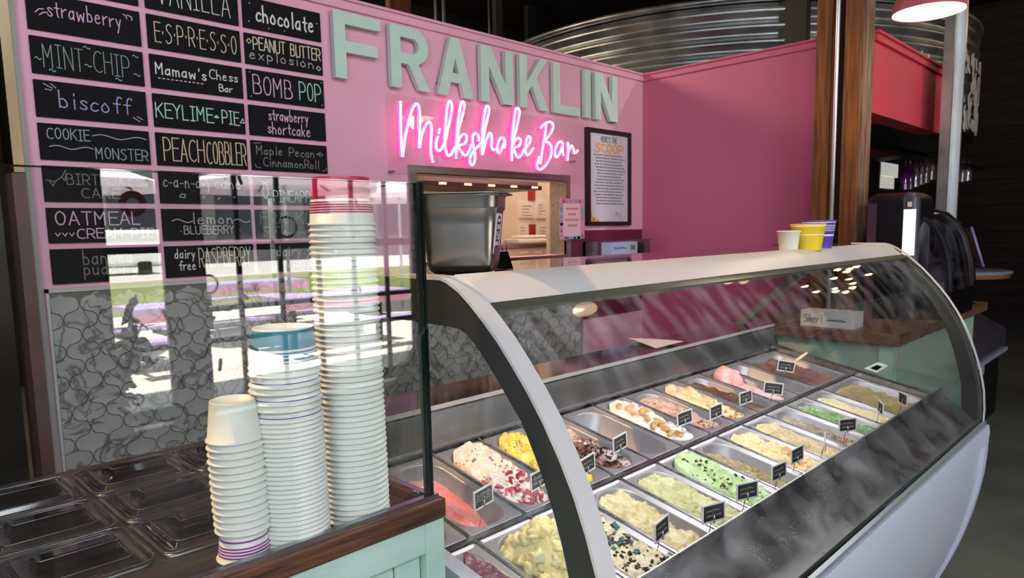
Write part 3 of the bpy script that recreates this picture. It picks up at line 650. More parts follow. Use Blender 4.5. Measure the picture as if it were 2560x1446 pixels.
bb = mesh('carton', MB().box(3.72, 4.13, 2.87, 2.955, -.25, -.085), mat('pale_blue_box', (178, 188, 226), .5), tb_, label='pale blue carton')
t6 = MB(); ribbons(t6, scribble(3.86, 4.0, -.135, -.11, 5), .005, lambda a, b: (a, 2.8695, b)); mesh('print', t6, mat('blue_print', (44, 52, 150), .6), bb)
mesh('print', MB().box(4.05, 4.10, 2.869, 2.8695, -.14, -.11), mat('green_print', (90, 140, 60), .6), bb)

# ================================================================== GELATO CASE
CX0, CX1 = .80, 3.24
outer = [(1.457, -.083), (1.12, -.084), (1.02, -.085), (.985, -.085), (.966, -.090), (.935, -.105), (.904, -.127), (.874, -.152), (.839, -.184), (.806, -.220), (.770, -.262), (.737, -.306), (.704, -.358), (.675, -.412), (.651, -.470), (.630, -.533), (.611, -.600), (.598, -.669), (.593, -.741), (.594, -.79)]
innr = [(.655, -.79), (.664, -.64), (.686, -.549), (.700, -.498), (.715, -.455), (.735, -.405), (.757, -.362), (.785, -.312), (.805, -.290), (.842, -.247), (.883, -.204), (.915, -.178), (.935, -.170), (.964, -.168), (1.112, -.166), (1.457, -.160)]
case = thing('ice_cream_display_case', 'curved glass ice cream display case with silver trim and white front', 'display case', (2.02, .95, FL))
bk_poly = outer+innr
lb = mesh('side_bracket', MB().prism(bk_poly, 'x', CX0, CX0+.012), charcoal, case, label='charcoal side bracket at the near end')
lb2 = mesh('side_bracket', MB().prism(bk_poly, 'x', CX1-.04, CX1-.006), charcoal, case, label='charcoal side bracket at the far end')
rim = [p for p in outer[3:]]
mesh('rim_trim', MB().strip(outer[1:], .006, CX0-.001, CX0+.04), silver, case)
mesh('rim_trim', MB().strip([(y-.0035, z+.002) for y, z in outer[1:]], .006, CX1-.008, CX1), silver, case)
mesh('top_panel', MB().box(CX0+.012, CX1-.04, .990, 1.457, -.104, -.0855), blackgl, case, label='black mirror glass top')
mesh('front_band', MB().strip([(.992, -.0848), (.966, -.0898), (.94, -.103), (.917, -.1215), (.9035, -.1315)], .008, CX0+.04, CX1-.04), silver, case, label='satin silver band above the glass')
mesh('glass_seal', MB().strip([(.9035, -.1315), (.899, -.137), (.888, -.146)], .012, CX0+.04, CX1-.04), mat('seal_grey', (84, 90, 84), .35, .4), case)
gprof = outer[7:]
gp_ = []
for a, b in zip(outer[6:], outer[7:]):
    for k in range(4): gp_.append((a[0]+(b[0]-a[0])*k/4+.002, a[1]+(b[1]-a[1])*k/4))
gp_.append((outer[-1][0]+.002, outer[-1][1]))
# smooth the glass curve
for _ in range(6):
    gp_ = [gp_[0]]+[((a[0]+2*b[0]+c[0])/4, (a[1]+2*b[1]+c[1])/4) for a, b, c in zip(gp_, gp_[1:], gp_[2:])]+[gp_[-1]]
cglass = glassmat('case_glass', (.965, .975, .972), .035, haze=.15, hz_scale=(5, 2, 2), haze_lo=.45, hzn=5, gradient=(1.15, 1.47))
mesh('curved_glass', MB().strip(gp_, .004, CX0+.04, CX1-.04), cglass, case)
sidegl = glassmat('side_glass', (.94, .955, .95), .04, haze=.10, hz_scale=(1, 9, .6))
poly = [p for p in innr]+[(1.457, -.464), (1.457, -.60), (1.0, -.66), (.66, -.74)]
poly = innr+[(1.457, -.464), (1.43, -.575), (1.0, -.64), (.70, -.70)]
mesh('end_glass', MB().prism(poly, 'x', CX0+.014, CX0+.018), sidegl, case)
mesh('end_glass', MB().prism(poly, 'x', CX1-.03, CX1-.026), glassmat('far_end_glass', (.95, .96, .955), .04), case)
mesh('back_panel', MB().strip([(1.460, -.464), (1.434, -.572), (1.436, -.60)][::-1], .006, CX0+.02, CX1-.02), steeld, case)
mesh('rear_ledge', MB().box(CX0, CX1, 1.456, 1.645, -.484, -.464), mat('ledge_steel', (150, 142, 148), .09, 1, noise_amt=.05, nscale=4), case, label='polished rear serving ledge')
mesh('ledge_edge', MB().box(CX0+.01, CX1-.01, 1.452, 1.4575, -.474, -.4625), mat('bright_edge', (236, 236, 238), .3, .6), case)
for X in (CX0+.02, CX1-.10):
    mesh('roof_strut', MB().obb((X, 1.45, -.345), (.016, 0, 0), Vector((0, .16, -.14)), Vector((0, .011, .0125))).box(X-.018, X+.018, 1.585, 1.62, -.53, -.47), mat('strut_grey', (138, 138, 140), .4, .6), case)
struts = 0
# tray plane
TH = radians(11.5); Y0, Z0 = 1.0715, -.6505; tc_, ts_ = cos(TH), sin(TH)
def TR(X, v, h): return (X, Y0+v*tc_-h*ts_, Z0+v*ts_+h*tc_)
liner = MB()
def tbox(mb, x0, x1, v0, v1, h0, h1):
    vs = [TR(x, v, h) for h in (h0, h1) for v in (v0, v1) for x in (x0, x1)]
    return mb.add(vs, [(0, 2, 3, 1), (4, 5, 7, 6), (0, 1, 5, 4), (2, 6, 7, 3), (0, 4, 6, 2), (1, 3, 7, 5)])
mesh('liner_rail', tbox(MB(), CX0+.002, CX0+.036, -.36, .37, -.02, .030), mat('rail_white', (214, 216, 226), .35, .5), case)
mesh('liner_rail', tbox(MB(), 3.152, CX1-.045, -.36, .37, -.02, .022), steel, case)
mesh('liner_rail', tbox(MB(), CX0, CX1-.04, .362, .374, -.02, .012), steel, case)
mesh('tub_floor', tbox(MB(), CX0, CX1-.04, -.36, .37, -.20, -.19), steeld, case)
cr_ = MB()
for k in range(0, 12): tbox(cr_, .937+.17*k-.0035, .937+.17*k+.0035, -.36, .36, -.012, .0025)
mesh('pan_rails', cr_, steel, case); mesh('centre_rail', tbox(MB(), CX0+.036, 3.152, -.0065, .0065, -.012, .004), steel, case)
frost = mat('frosted_steel', (150, 146, 150), .4, .8)
def frosty(m):
    N = m.node_tree.nodes; L = m.node_tree.links; b = N['Principled BSDF']; g = N.new('ShaderNodeNewGeometry')
    t = N.new('ShaderNodeTexNoise'); t.inputs['Scale'].default_value = 9; t.inputs['Detail'].default_value = 7; t.inputs['Distortion'].default_value = .6; L.new(g.outputs['Position'], t.inputs[0])
    r = N.new('ShaderNodeMapRange'); L.new(t.outputs[0], r.inputs[0]); r.inputs[1].default_value = .30; r.inputs[2].default_value = .72
    v = N.new('ShaderNodeTexVoronoi'); v.inputs['Scale'].default_value = 150; L.new(g.outputs['Position'], v.inputs[0])
    lt = N.new('ShaderNodeMath'); lt.operation = 'LESS_THAN'; lt.inputs[1].default_value = .26; L.new(v.outputs['Distance'], lt.inputs[0])
    t2 = N.new('ShaderNodeTexNoise'); t2.inputs['Scale'].default_value = 14; t2.inputs['Detail'].default_value = 3; L.new(g.outputs['Position'], t2.inputs[0])
    gt = N.new('ShaderNodeMath'); gt.operation = 'GREATER_THAN'; gt.inputs[1].default_value = .56; L.new(t2.outputs[0], gt.inputs[0])
    dr = N.new('ShaderNodeMath'); dr.operation = 'MULTIPLY'; L.new(lt.outputs[0], dr.inputs[0]); L.new(gt.outputs[0], dr.inputs[1])
    mx = N.new('ShaderNodeMix'); mx.data_type = 'RGBA'; L.new(r.outputs[0], mx.inputs[0]); mx.inputs[6].default_value = (*S((118, 114, 116)), 1); mx.inputs[7].default_value = (*S((170, 166, 170)), 1)
    m2 = N.new('ShaderNodeMix'); m2.data_type = 'RGBA'; L.new(dr.outputs[0], m2.inputs[0]); L.new(mx.outputs[2], m2.inputs[6]); m2.inputs[7].default_value = (.66, .65, .64, 1); L.new(m2.outputs[2], b.inputs['Base Color'])
    mr = N.new('ShaderNodeMapRange'); L.new(r.outputs[0], mr.inputs[0]); mr.inputs[3].default_value = .20; mr.inputs[4].default_value = .5; L.new(mr.outputs[0], b.inputs['Roughness'])
    mm = N.new('ShaderNodeMapRange'); L.new(r.outputs[0], mm.inputs[0]); mm.inputs[3].default_value = .8; mm.inputs[4].default_value = .5; L.new(mm.outputs[0], b.inputs['Metallic'])
    bn = N.new('ShaderNodeBump'); bn.inputs['Strength'].default_value = .6; bn.inputs['Distance'].default_value = .002; L.new(dr.outputs[0], bn.inputs['Height']); L.new(bn.outputs[0], b.inputs['Normal'])
frosty(frost)
mesh('front_ledge', MB().strip([TR(0, -.335, .052)[1:], (.728, -.690), (.690, -.722), (.650, -.755), (.618, -.783), (.606, -.79)], .004, CX0+.04, CX1-.04), frost, case, label='frosty sloping steel ledge inside the glass')
mesh('front_liner', MB().strip([TR(0, -.336, -.15)[1:], TR(0, -.336, .052)[1:]], .004, CX0+.04, CX1-.04), steeld, case)
# lower body
low = [(.594, -.795), (.592, -.86), (.594, -.93), (.600, -1.0), (.611, -1.073), (.629, -1.165), (.655, -1.265), (.691, -1.374), (.735, -1.485), (.775, -1.60)]
mesh('glass_channel', MB().strip([(.588, -.786), (.589, -.800)], .012, CX0+.0, CX1), mat('channel_grey', (150, 158, 160), .35, .5), case)
mesh('upper_front_trim', MB().strip([(.588, -.802), (.584, -.83), (.586, -.868)], .02, CX0, CX1), white, case)
mesh('front_panel', MB().strip([(y+.006, z) for y, z in low[1:]], .02, CX0+.02, CX1-.05), white, case, label='white lower front panel')
mesh('front_edge_trim', MB().strip(low[1:], .026, CX1-.05, CX1), white, case)
mesh('front_edge_trim', MB().strip(low[1:], .026, CX0, CX0+.02), white, case)
body = [(y+.03, z) for y, z in low]+[(1.60, -1.6), (1.60, -.50), (1.44, -.52), (1.43, -.80), (.9, -.88)]
mesh('side_panel', MB().prism(body, 'x', CX0+.001, CX0+.02), mat('case_black', (14, 14, 18), .4), case)
mesh('side_panel', MB().prism(body, 'x', CX1-.02, CX1-.001), mat('case_black', (14, 14, 18), .4), case)
mesh('rear_panel', MB().box(CX0+.02, CX1-.02, 1.57, 1.60, FL, -.49), steeld, case)
mesh('tub_back', MB().box(CX0+.02, CX1-.02, 1.44, 1.455, -.9, -.58), steeld, case)
# led fitting
mesh('light_strip', MB().box(.92, 3.12, .925, .985, -.143, -.135), mat('led_housing', (230, 230, 226), .4), case)

# ------------------------------------------------------------------ pans and ice cream
pansteel = mat('pan_steel', (170, 166, 172), .42, .6, noise_amt=.08, nscale=14, rvar=.05)
PANCACHE = {}
def pan(X0, X1, v0, v1, label):
    key = (round(X1-X0, 3), round(v1-v0, 3)); cx, cv = (X0+X1)/2, (v0+v1)/2
    loc = TR(cx, cv, -.13)
    if key in PANCACHE:
        src, sl = PANCACHE[key]; d = Vector(loc)
        o = src.copy(); COL.objects.link(o); o.name = 'ice_cream_pan'; o.location = (d.x, d.y, d.z+H); o['label'] = label
        for c in src.children: e = c.copy(); COL.objects.link(e); e.parent = o
        return o
    o = thing('ice_cream_pan', label, 'pan', loc, 'steel pans in the display case')
    w_, h_ = X1-X0-.010, v1-v0-.012
    t = lambda x, v, h: TR(x, v, h)
    mb = MB()
    mb.rrings(cx, cv, w_, h_, .008, [(0, -.006), (0, -.001), (.0015, .001), (.004, .0), (.010, -.003)], seg=8, capb=False, tr=t)
    # flange narrowing to the round-ended opening, then the walls
    n = 36; m = len(mb.v)
    seg = 8
    def ring(w2, h2, r, z):
        o_ = []
        for q, (sx, sy) in enumerate(((1, 1), (-1, 1), (-1, -1), (1, -1))):
            for k in range(seg+1):
                a = q*pi/2+k*pi/2/seg; o_.append(TR(cx+sx*(w2-r)+r*cos(a), cv+sy*(h2-r)+r*sin(a), z))
        return o_
    rr = [ring(w_/2-.010, h_/2-.010, .003, -.003), ring(w_/2-.014, h_/2-.016, .055, -.004), ring(w_/2-.017, h_/2-.019, .053, -.008), ring(w_/2-.024, h_/2-.03, .048, -.125), ring(w_/2-.034, h_/2-.04, .04, -.13)]
    for R_ in rr: mb.v += [tuple(p) for p in R_]
    N_ = len(rr[0])
    for i in range(len(rr)-1):
        for k in range(N_): mb.f.append((m+i*N_+k, m+i*N_+(k+1) % N_, m+(i+1)*N_+(k+1) % N_, m+(i+1)*N_+k)); mb.sm.append(i > 0)
    mb.f.append(tuple(m+4*N_+k for k in range(N_))); mb.sm.append(False)
    mesh('tub', mb, pansteel, o); PANCACHE[key] = (o, loc); return o

def icemat(name, a, b, c=None, scale=18, rough=.45, speck=None, speck_scale=60, speck_amt=.2, pos=(.35, .6)):
    m = bpy.data.materials.new(name); m.use_nodes = True; N = m.node_tree.nodes; L = m.node_tree.links; bs = N['Principled BSDF']
    bs.inputs['Roughness'].default_value = rough; bs.inputs['Subsurface Weight'].default_value = .0
    tc = N.new('ShaderNodeTexCoord'); t = N.new('ShaderNodeTexNoise'); t.inputs['Scale'].default_value = scale; t.inputs['Detail'].default_value = 6; t.inputs['Distortion'].default_value = .8
    L.new(tc.outputs['Object'], t.inputs[0]); r = N.new('ShaderNodeValToRGB'); L.new(t.outputs[0], r.inputs[0]); e = r.color_ramp.elements
    e[0].position = pos[0]; e[0].color = (*S(a), 1); e[1].position = pos[1]; e[1].color = (*S(b), 1)
    if c: k = e.new(min(pos[1]+.1, .95)); k.color = (*S(c), 1)
    last = r.outputs[0]
    if speck:
        v = N.new('ShaderNodeTexVoronoi'); v.inputs['Scale'].default_value = speck_scale; L.new(tc.outputs['Object'], v.inputs[0])
        t3 = N.new('ShaderNodeTexNoise'); t3.inputs['Scale'].default_value = 22; L.new(tc.outputs['Object'], t3.inputs[0])
        lt = N.new('ShaderNodeMath'); lt.operation = 'LESS_THAN'; L.new(v.outputs['Distance'], lt.inputs[0]); lt.inputs[1].default_value = .33
        g2 = N.new('ShaderNodeMath'); g2.operation = 'GREATER_THAN'; L.new(t3.outputs[0], g2.inputs[0]); g2.inputs[1].default_value = .62-speck_amt
        mu = N.new('ShaderNodeMath'); mu.operation = 'MULTIPLY'; L.new(lt.outputs[0], mu.inputs[0]); L.new(g2.outputs[0], mu.inputs[1])
        mx = N.new('ShaderNodeMix'); mx.data_type = 'RGBA'; L.new(mu.outputs[0], mx.inputs[0]); L.new(last, mx.inputs[6]); mx.inputs[7].default_value = (*S(speck), 1); last = mx.outputs[2]
    L.new(last, bs.inputs['Base Color'])
    t2 = N.new('ShaderNodeTexNoise'); t2.inputs['Scale'].default_value = 120; t2.inputs['Detail'].default_value = 4; L.new(tc.outputs['Object'], t2.inputs[0])
    bn = N.new('ShaderNodeBump'); bn.inputs['Strength'].default_value = .35; bn.inputs['Distance'].default_value = .003; L.new(t2.outputs[0], bn.inputs['Height']); L.new(bn.outputs[0], bs.inputs['Normal'])
    return m
def icecream(X0, X1, v0, v1, label, mt, depth=-.03, amp=.012, freq=22, seed=0, shape=None, nu=44, nv=110, ridge=0):
    cx, cv = (X0+X1)/2, (v0+v1)/2; w2, h2 = (X1-X0-.010)/2-.0185, (v1-v0-.012)/2-.0205; r = .052
    mb = MB(); vs = []; off = Vector((seed*3.1, seed*1.7, seed*.9))
    def height(x, v):
        p = Vector((x*freq, v*freq, 0))+off
        n1 = noise.fractal(p, 1.0, 2.1, 4); h = depth+(.013 if depth > -.045 else .006)+amp*n1
        fq = 1.5 if ridge > .015 else 2.6
        lp = noise.voronoi(Vector((x*freq*fq, v*freq*fq, 0))+off+Vector((n1, n1, 0)))[0][0]
        h += (ridge*(.8 if ridge > .015 else .5)+.001)*sqrt(max(0, 1-(lp/.62)**2)) + .0012*noise.noise(p*9)
        if shape: h += shape((x)/w2, (v)/h2, p)
        return h
    for j in range(nv+1):
        v = -h2+2*h2*j/nv; a = max(0, abs(v)-(h2-r)); hw = w2-r+sqrt(max(r*r-a*a, 0)); hw = max(hw, .004)
        for i in range(nu+1):
            u = -1+2*i/nu; x = u*hw; h = height(x, v)
            vs.append(TR(cx+x, cv+v, h))
    fs = [(j*(nu+1)+i, j*(nu+1)+i+1, (j+1)*(nu+1)+i+1, (j+1)*(nu+1)+i) for j in range(nv) for i in range(nu)]
    mb.add(vs, fs, True)
    # skirt closing it down the pan wall
    edge = [i for i in range(nu+1)]+[(j)*(nu+1)+nu for j in range(1, nv+1)]+[nv*(nu+1)+i for i in range(nu-1, -1, -1)]+[j*(nu+1) for j in range(nv-1, 0, -1)]
    m0 = len(mb.v)
    for e in edge: 
        p = vs[e]; mb.v.append((p[0], p[1], p[2]-.03))
    for k in range(len(edge)):
        k2 = (k+1) % len(edge); mb.f.append((edge[k], edge[k2], m0+k2, m0+k)[::-1]); mb.sm.append(True)
    o = mesh('ice_cream', mb, mt, None, base=TR(cx, cv, -.12)); tag(o, label, 'ice cream'); return o, (cx, cv, w2, h2, height)
def bits(o, info, n, size, m, name='chips', seed=0, region=None, flat=.6, lift=.0):
    cx, cv, w2, h2, hf = info; rn_ = random.Random(seed); mb = MB()
    for _ in range(n):
        u, v = rn_.uniform(-.88, .88), rn_.uniform(-.9, .9)
        if region and not region(u, v, rn_): continue
        if abs(v) > .75 and abs(u) > .6: continue
        x, y = u*w2, v*h2; s = size*rn_.uniform(.5, 1.3); c = Vector(TR(cx+x, cv+y, hf(x, y)+lift))
        pts = []
        for k in range(8):
            d = Vector(((k & 1)*2-1, (k >> 1 & 1)*2-1, (k >> 2 & 1)*2-1)); d = Vector((d.x*rn_.uniform(.4, 1), d.y*rn_.uniform(.4, 1), d.z*rn_.uniform(.4, 1)*flat))*s; pts.append(d)
        R_ = Matrix.Rotation(rn_.uniform(0, 6.28), 3, Vector((rn_.uniform(-1, 1), rn_.uniform(-1, 1), rn_.uniform(-1, 1))).normalized())
        mb.add([c+R_ @ p for p in pts], [(0, 2, 3, 1), (4, 5, 7, 6), (0, 1, 5, 4), (2, 6, 7, 3), (0, 4, 6, 2), (1, 3, 7, 5)])
    e = mesh(name, mb, m, o, kind='stuff'); return e
choc = mat('chocolate_bits', (66, 38, 28), .5, noise_amt=.3, nscale=60)
def cell(k): return (.937+.17*k, .937+.17*(k+1)) if k < 11 else (2.807, 3.147)
def bk_(k): a, b = cell(k); return (max(a, CX0+.038), b, .004, .358)
def ft_(k): a, b = cell(k); return (max(a, CX0+.038), b, -.358, -.004)
wide = 'wide '
# back row
spec_b = {
 -1: ('almost empty steel pan at the near back corner', None),
 0: ('steel pan of coral pink and white sherbet', None), 1: ('steel pan of strawberry shortcake ice cream', None), 2: ('steel pan of lemon yellow ice cream', None), 3: ('steel pan of chocolate chip ice cream', None),
 4: ('nearly empty grey-looking steel pan in the back row', None), 5: ('steel pan of white ice cream topped with peach slices', None), 6: ('steel pan of pinkish tan ice cream', None), 7: ('steel pan of cream ice cream with orange caramel crumbs', None),
 8: ('steel pan of dark brown chocolate ice cream', None), 9: ('steel pan of pale pink ice cream with a scooped mound', None), 10: ('steel pan of thin brown ice cream right of the pink one', None), 11: ('wide steel pan of reddish brown ice cream at the far back', None)}
spec_f = {-1: 'steel pan of deep purple berry ice cream', 0: 'steel pan heaped with yellow ice cream', 1: 'steel pan of cookie and blue candy ice cream', 2: 'steel pan of tan banana ice cream', 3: 'steel pan of pale green-yellow ice cream',
 4: 'steel pan of bright mint chip ice cream', 5: 'steel pan of brown caramel-looking ice cream', 6: 'steel pan of pale peach cobbler ice cream', 7: 'steel pan of tan swirl ice cream', 8: 'steel pan of grey-brown ice cream with orange crumbs',
 9: 'steel pan of darker green ice cream', 10: 'steel pan of pale cream-yellow ice cream', 11: 'wide steel pan of olive tan ice cream at the far front'}
for k, v in spec_b.items(): pan(*bk_(k), v[0])
for k, v in spec_f.items(): pan(*ft_(k), v)
# contents
I = icecream
o, f = I(*bk_(0), 'coral pink sherbet with white and pale blue at the front of its pan', icemat('ic_bomb', (246, 120, 118), (240, 150, 150), (236, 240, 244), 9, pos=(.4, .55)), -.05, .008, seed=1, shape=lambda u, v, p: -.03*max(0, .2-v) if u > .1 else 0)
o, f = I(*bk_(1), 'cream coloured ice cream streaked with red berry syrup', icemat('ic_straw', (238, 214, 196), (246, 232, 220), (232, 200, 190), 16, speck=(196, 96, 96), speck_scale=70, speck_amt=.1), -.022, .014, seed=2, ridge=.012, shape=lambda u, v, p: .018*max(0, v)-.018*max(0, -v))
bits(o, f, 70, .011, mat('berry_red', (170, 34, 70), .25), 'berry_syrup', 4, lambda u, v, r: v < -.05, .3, -.003)
bits(o, f, 40, .013, mat('berry_pink', (216, 90, 120), .3), 'berry_syrup', 9, lambda u, v, r: v < -.05, .25, -.003)
bits(o, f, 6, .009, mat('shortcake', (220, 176, 120), .8), 'cake_crumbs', 5, lambda u, v, r: v < 0)
o, f = I(*bk_(2), 'bright lemon yellow ice cream with brown specks', icemat('ic_lemon', (226, 190, 70), (246, 222, 104), (240, 232, 150), 14, speck=(170, 120, 40), speck_scale=80, speck_amt=.12), -.022, .012, seed=3, ridge=.012, shape=lambda u, v, p: .012*max(0, v)-.01*max(0, -v))
wd_ = MB(); c = Vector(TR(f[0]-.01, f[1]-.10, -.018)); wd_.add([c+Vector((-.03, .02, 0)), c+Vector((.03, .012, .002)), c+Vector((.012, -.035, .004)), c+Vector((-.03, .02, .014)), c+Vector((.03, .012, .016)), c+Vector((.012, -.035, .016))], [(0, 1, 2), (3, 5, 4), (0, 3, 4, 1), (1, 4, 5, 2), (2, 5, 3, 0)])
mesh('cake_wedge', wd_, mat('brownie', (112, 68, 40), .8, noise_amt=.4, nscale=60, bump=.6), o)
o, f = I(*bk_(3), 'pinkish chocolate ice cream with dark chocolate chunks', icemat('ic_choc', (112, 74, 58), (196, 168, 164), (214, 192, 190), 13, speck=(70, 40, 34), speck_scale=60, speck_amt=.15, pos=(.42, .55)), -.03, .012, seed=4, ridge=.012)
bits(o, f, 120, .006, mat('dark_chunks', (48, 28, 26), .45), 'chocolate_chips', 6, lambda u, v, r: v < .1)
o, f = I(*bk_(4), 'thin remains of caramel cream at the bottom of a scraped pan', icemat('ic_empty', (150, 150, 148), (176, 176, 174), (206, 170, 140), 8, rough=.25, pos=(.5, .66)), -.085, .012, seed=5, shape=lambda u, v, p: .035*max(0, -v-.3))
o, f = I(*bk_(5), 'white ice cream heaped under soft peach slices', icemat('ic_peachbase', (232, 214, 204), (244, 232, 224), None, 14), -.020, .010, seed=6, ridge=.008, shape=lambda u, v, p: .012*v)
pe = [(.15, .55, .3, 1.0), (-.2, .42, 1.2, .8), (.3, .22, .2, 1.1), (-.1, .02, .7, 1.0), (.35, -.12, 1.5, .9), (-.3, -.25, .4, 1.0), (.1, -.38, 1.1, 1.0), (-.1, -.62, .2, .8), (.25, -.7, .9, .8), (-.35, .7, .6, .8)]
pmt = mat('peach_slice', (226, 190, 138), .35, rgb2=(208, 158, 100), nscale=30)
for (u, v, a, s) in pe:
    x, y = u*f[2], v*f[3]; c = Vector(TR(f[0]+x, f[1]+y, f[4](x, y)+.004)); path = []
    for k in range(9):
        t = (k/8-.5)*1.9; R_ = .034*s; path.append(c+Vector((R_*sin(t)*cos(a)-R_*(cos(t)-.6)*sin(a)*.7, R_*sin(t)*sin(a)+R_*(cos(t)-.6)*cos(a)*.7, .002*cos(t))))
    mesh('peach_slice', MB().tube(path, .008, 8, rs=[.003+.0085*s*sin(pi*(k+.3)/8.6) for k in range(9)]), pmt, o)
o, f = I(*bk_(6), 'pinkish tan ice cream with brown nut bits at the front', icemat('ic_pinktan', (196, 152, 130), (216, 182, 170), (186, 140, 110), 12, speck=(140, 80, 50), speck_scale=70, speck_amt=.05), -.03, .010, seed=7)
bits(o, f, 34, .005, mat('nut_bits', (150, 88, 58), .6), 'nut_bits', 8, lambda u, v, r: v < -.45)
o, f = I(*bk_(7), 'cream ice cream with orange caramel crumbs at its front end', icemat('ic_cream', (214, 184, 132), (238, 218, 176), (226, 196, 150), 16), -.024, .012, seed=8, ridge=.010, shape=lambda u, v, p: .01*v)
bits(o, f, 60, .006, mat('caramel_crumb', (196, 120, 56), .5), 'caramel_crumbs', 9, lambda u, v, r: v < -.5)
o, f = I(*bk_(8), 'dark chocolate brown ice cream between the cream and the pink', icemat('ic_dark', (72, 48, 40), (110, 74, 52), (150, 104, 66), 11), -.04, .010, seed=9)
o, f = I(*bk_(9), 'pale pink ice cream with a tall scooped mound at the back', icemat('ic_pink', (238, 182, 190), (244, 200, 206), None, 10), -.035, .005, seed=10)
md = MB()
for (x, y, z, r, s) in ((-.012, .098, .0, .042, 1), (.03, .082, .0, .028, 2), (-.045, .075, -.014, .024, 3), (.005, .06, -.01, .034, 4)):
    c = Vector(TR(f[0]+x, f[1]+y, z)); n, mlat = 18, 12; vs = []
    for j in range(mlat+1):
        for i in range(n):
            th, ph = pi*j/mlat, 2*pi*i/n; d = Vector((sin(th)*cos(ph), sin(th)*sin(ph), cos(th))); q = r*(1+.16*noise.noise(d*2.2+Vector((s, 0, 0)))); vs.append(c+d*q)
    md.add(vs, [(j*n+i, j*n+(i+1) % n, (j+1)*n+(i+1) % n, (j+1)*n+i)[::-1] for j in range(mlat) for i in range(n)], True)
mesh('scooped_mound', md, icemat('ic_pinkmound', (240, 172, 170), (244, 190, 190), None, 14), o)
o, f = I(*bk_(10), 'thin brown and pink-tinted ice cream near the far back', icemat('ic_brownpink', (128, 98, 78), (168, 138, 128), (196, 170, 166), 9), -.055, .010, seed=11)
o, f = I(*bk_(11), 'reddish brown ice cream in the wide far back pan', icemat('ic_redbrown', (96, 66, 62), (138, 100, 96), (176, 120, 104), 7), -.04, .012, seed=12)
o, f = I(*ft_(-1), 'deep purple berry ice cream beside the mint cabinet', icemat('ic_purple', (92, 52, 72), (124, 70, 92), (172, 92, 116), 10, rough=.3), -.018, .008, seed=13, shape=lambda u, v, p: .008*v)
bits(o, f, 40, .004, mat('berry_bits', (176, 84, 112), .5), 'berry_bits', 12, lambda u, v, r: v > .5 and u < .3)
def mound(u, v, p):
    d = ((v-.30)/.62)**2+(u/1.0)**2; return .092*max(0, 1-d)**.7+(.016*noise.noise(p*1.3) if d < 1.2 else 0)+(-.01 if v < -.5 else 0)
f_mat = icemat('ic_yellow', (224, 210, 138), (238, 228, 172), (242, 236, 200), 20)
o, f = I(*ft_(0), 'large lumpy heap of pale yellow ice cream', f_mat, -.036, .010, 22, 14, mound, 60, 130, .004)
lm = MB(); rl = random.Random(21)
for _ in range(150):
    u, v = rl.uniform(-.92, .92), rl.uniform(-.42, .90)
    if ((v-.28)/.66)**2+(u/1.05)**2 > 1: continue
    x, y = u*f[2], v*f[3]; r = rl.uniform(.006, .019); c = Vector(TR(f[0]+x, f[1]+y, f[4](x, y)-r*.25)); n, ml = 14, 9; vs = []; sd0 = rl.uniform(0, 50)
    for j in range(ml+1):
        for i in range(n):
            th, ph = pi*j/ml, 2*pi*i/n; d = Vector((sin(th)*cos(ph), sin(th)*sin(ph), cos(th))); vs.append(c+d*r*(1+.75*noise.noise(d*1.5+Vector((sd0, 0, 0)))))
    lm.add(vs, [(j*n+i, j*n+(i+1) % n, (j+1)*n+(i+1) % n, (j+1)*n+i)[::-1] for j in range(ml) for i in range(n)], True)
mesh('lumps', lm, f_mat, o, kind='stuff')
o, f = I(*ft_(1), 'beige ice cream crowded with cookie bits and blue candy', icemat('ic_cookie', (212, 194, 158), (232, 218, 190), None, 16), -.020, .012, seed=15, ridge=.010, shape=lambda u, v, p: .012*v)
bits(o, f, 90, .0055, choc, 'cookie_bits', 13)
bits(o, f, 16, .011, mat('orange_cookie', (206, 128, 76), .7), 'cookie_pieces', 14, lambda u, v, r: v > .1)
bits(o, f, 60, .008, mat('blue_candy', (76, 108, 122), .5), 'blue_candy', 15, lambda u, v, r: abs(v+.05) < .3 and u > -.3)
o, f = I(*ft_(2), 'tan and pale yellow banana ice cream scraped into waves', icemat('ic_banana', (196, 180, 128), (224, 210, 166), (206, 190, 140), 12), -.034, .014, seed=16, ridge=.012, shape=lambda u, v, p: .018*max(0, v)-.008)
o, f = I(*ft_(3), 'pale green-yellow ice cream with darker patches', icemat('ic_greenyellow', (172, 172, 118), (206, 202, 156), (214, 206, 168), 11), -.026, .012, seed=17, ridge=.008)
o, f = I(*ft_(4), 'bright mint green ice cream with chocolate chips', icemat('ic_mint', (164, 190, 126), (194, 212, 164), (220, 230, 206), 13), -.018, .012, seed=18, ridge=.010, shape=lambda u, v, p: .014*max(0, v))
bits(o, f, 52, .0050, mat('dark_green_chip', (70, 70, 34), .5), 'chocolate_chips', 17)
o, f = I(*ft_(5), 'brown caramel-tinted ice cream low in its pan', icemat('ic_brown', (140, 120, 84), (178, 160, 120), (200, 184, 146), 9), -.045, .014, seed=19, ridge=.012)
o, f = I(*ft_(6), 'pale yellow ice cream with peach-coloured cobbler chunks', icemat('ic_cobbler', (226, 196, 140), (240, 220, 172), (232, 206, 160), 14), -.022, .012, seed=20, ridge=.012)
bits(o, f, 22, .012, mat('cobbler', (222, 178, 128), .6), 'cobbler_chunks', 18, lambda u, v, r: v < .1)
o, f = I(*ft_(7), 'tan ice cream with faint orange swirl', icemat('ic_tan', (186, 166, 126), (214, 196, 156), (222, 178, 140), 10), -.026, .010, seed=21, ridge=.006)
o, f = I(*ft_(8), 'grey-brown ice cream with orange crumbs and dark bits', icemat('ic_greybrown', (134, 122, 106), (172, 160, 142), None, 12), -.04, .012, seed=22, ridge=.010)
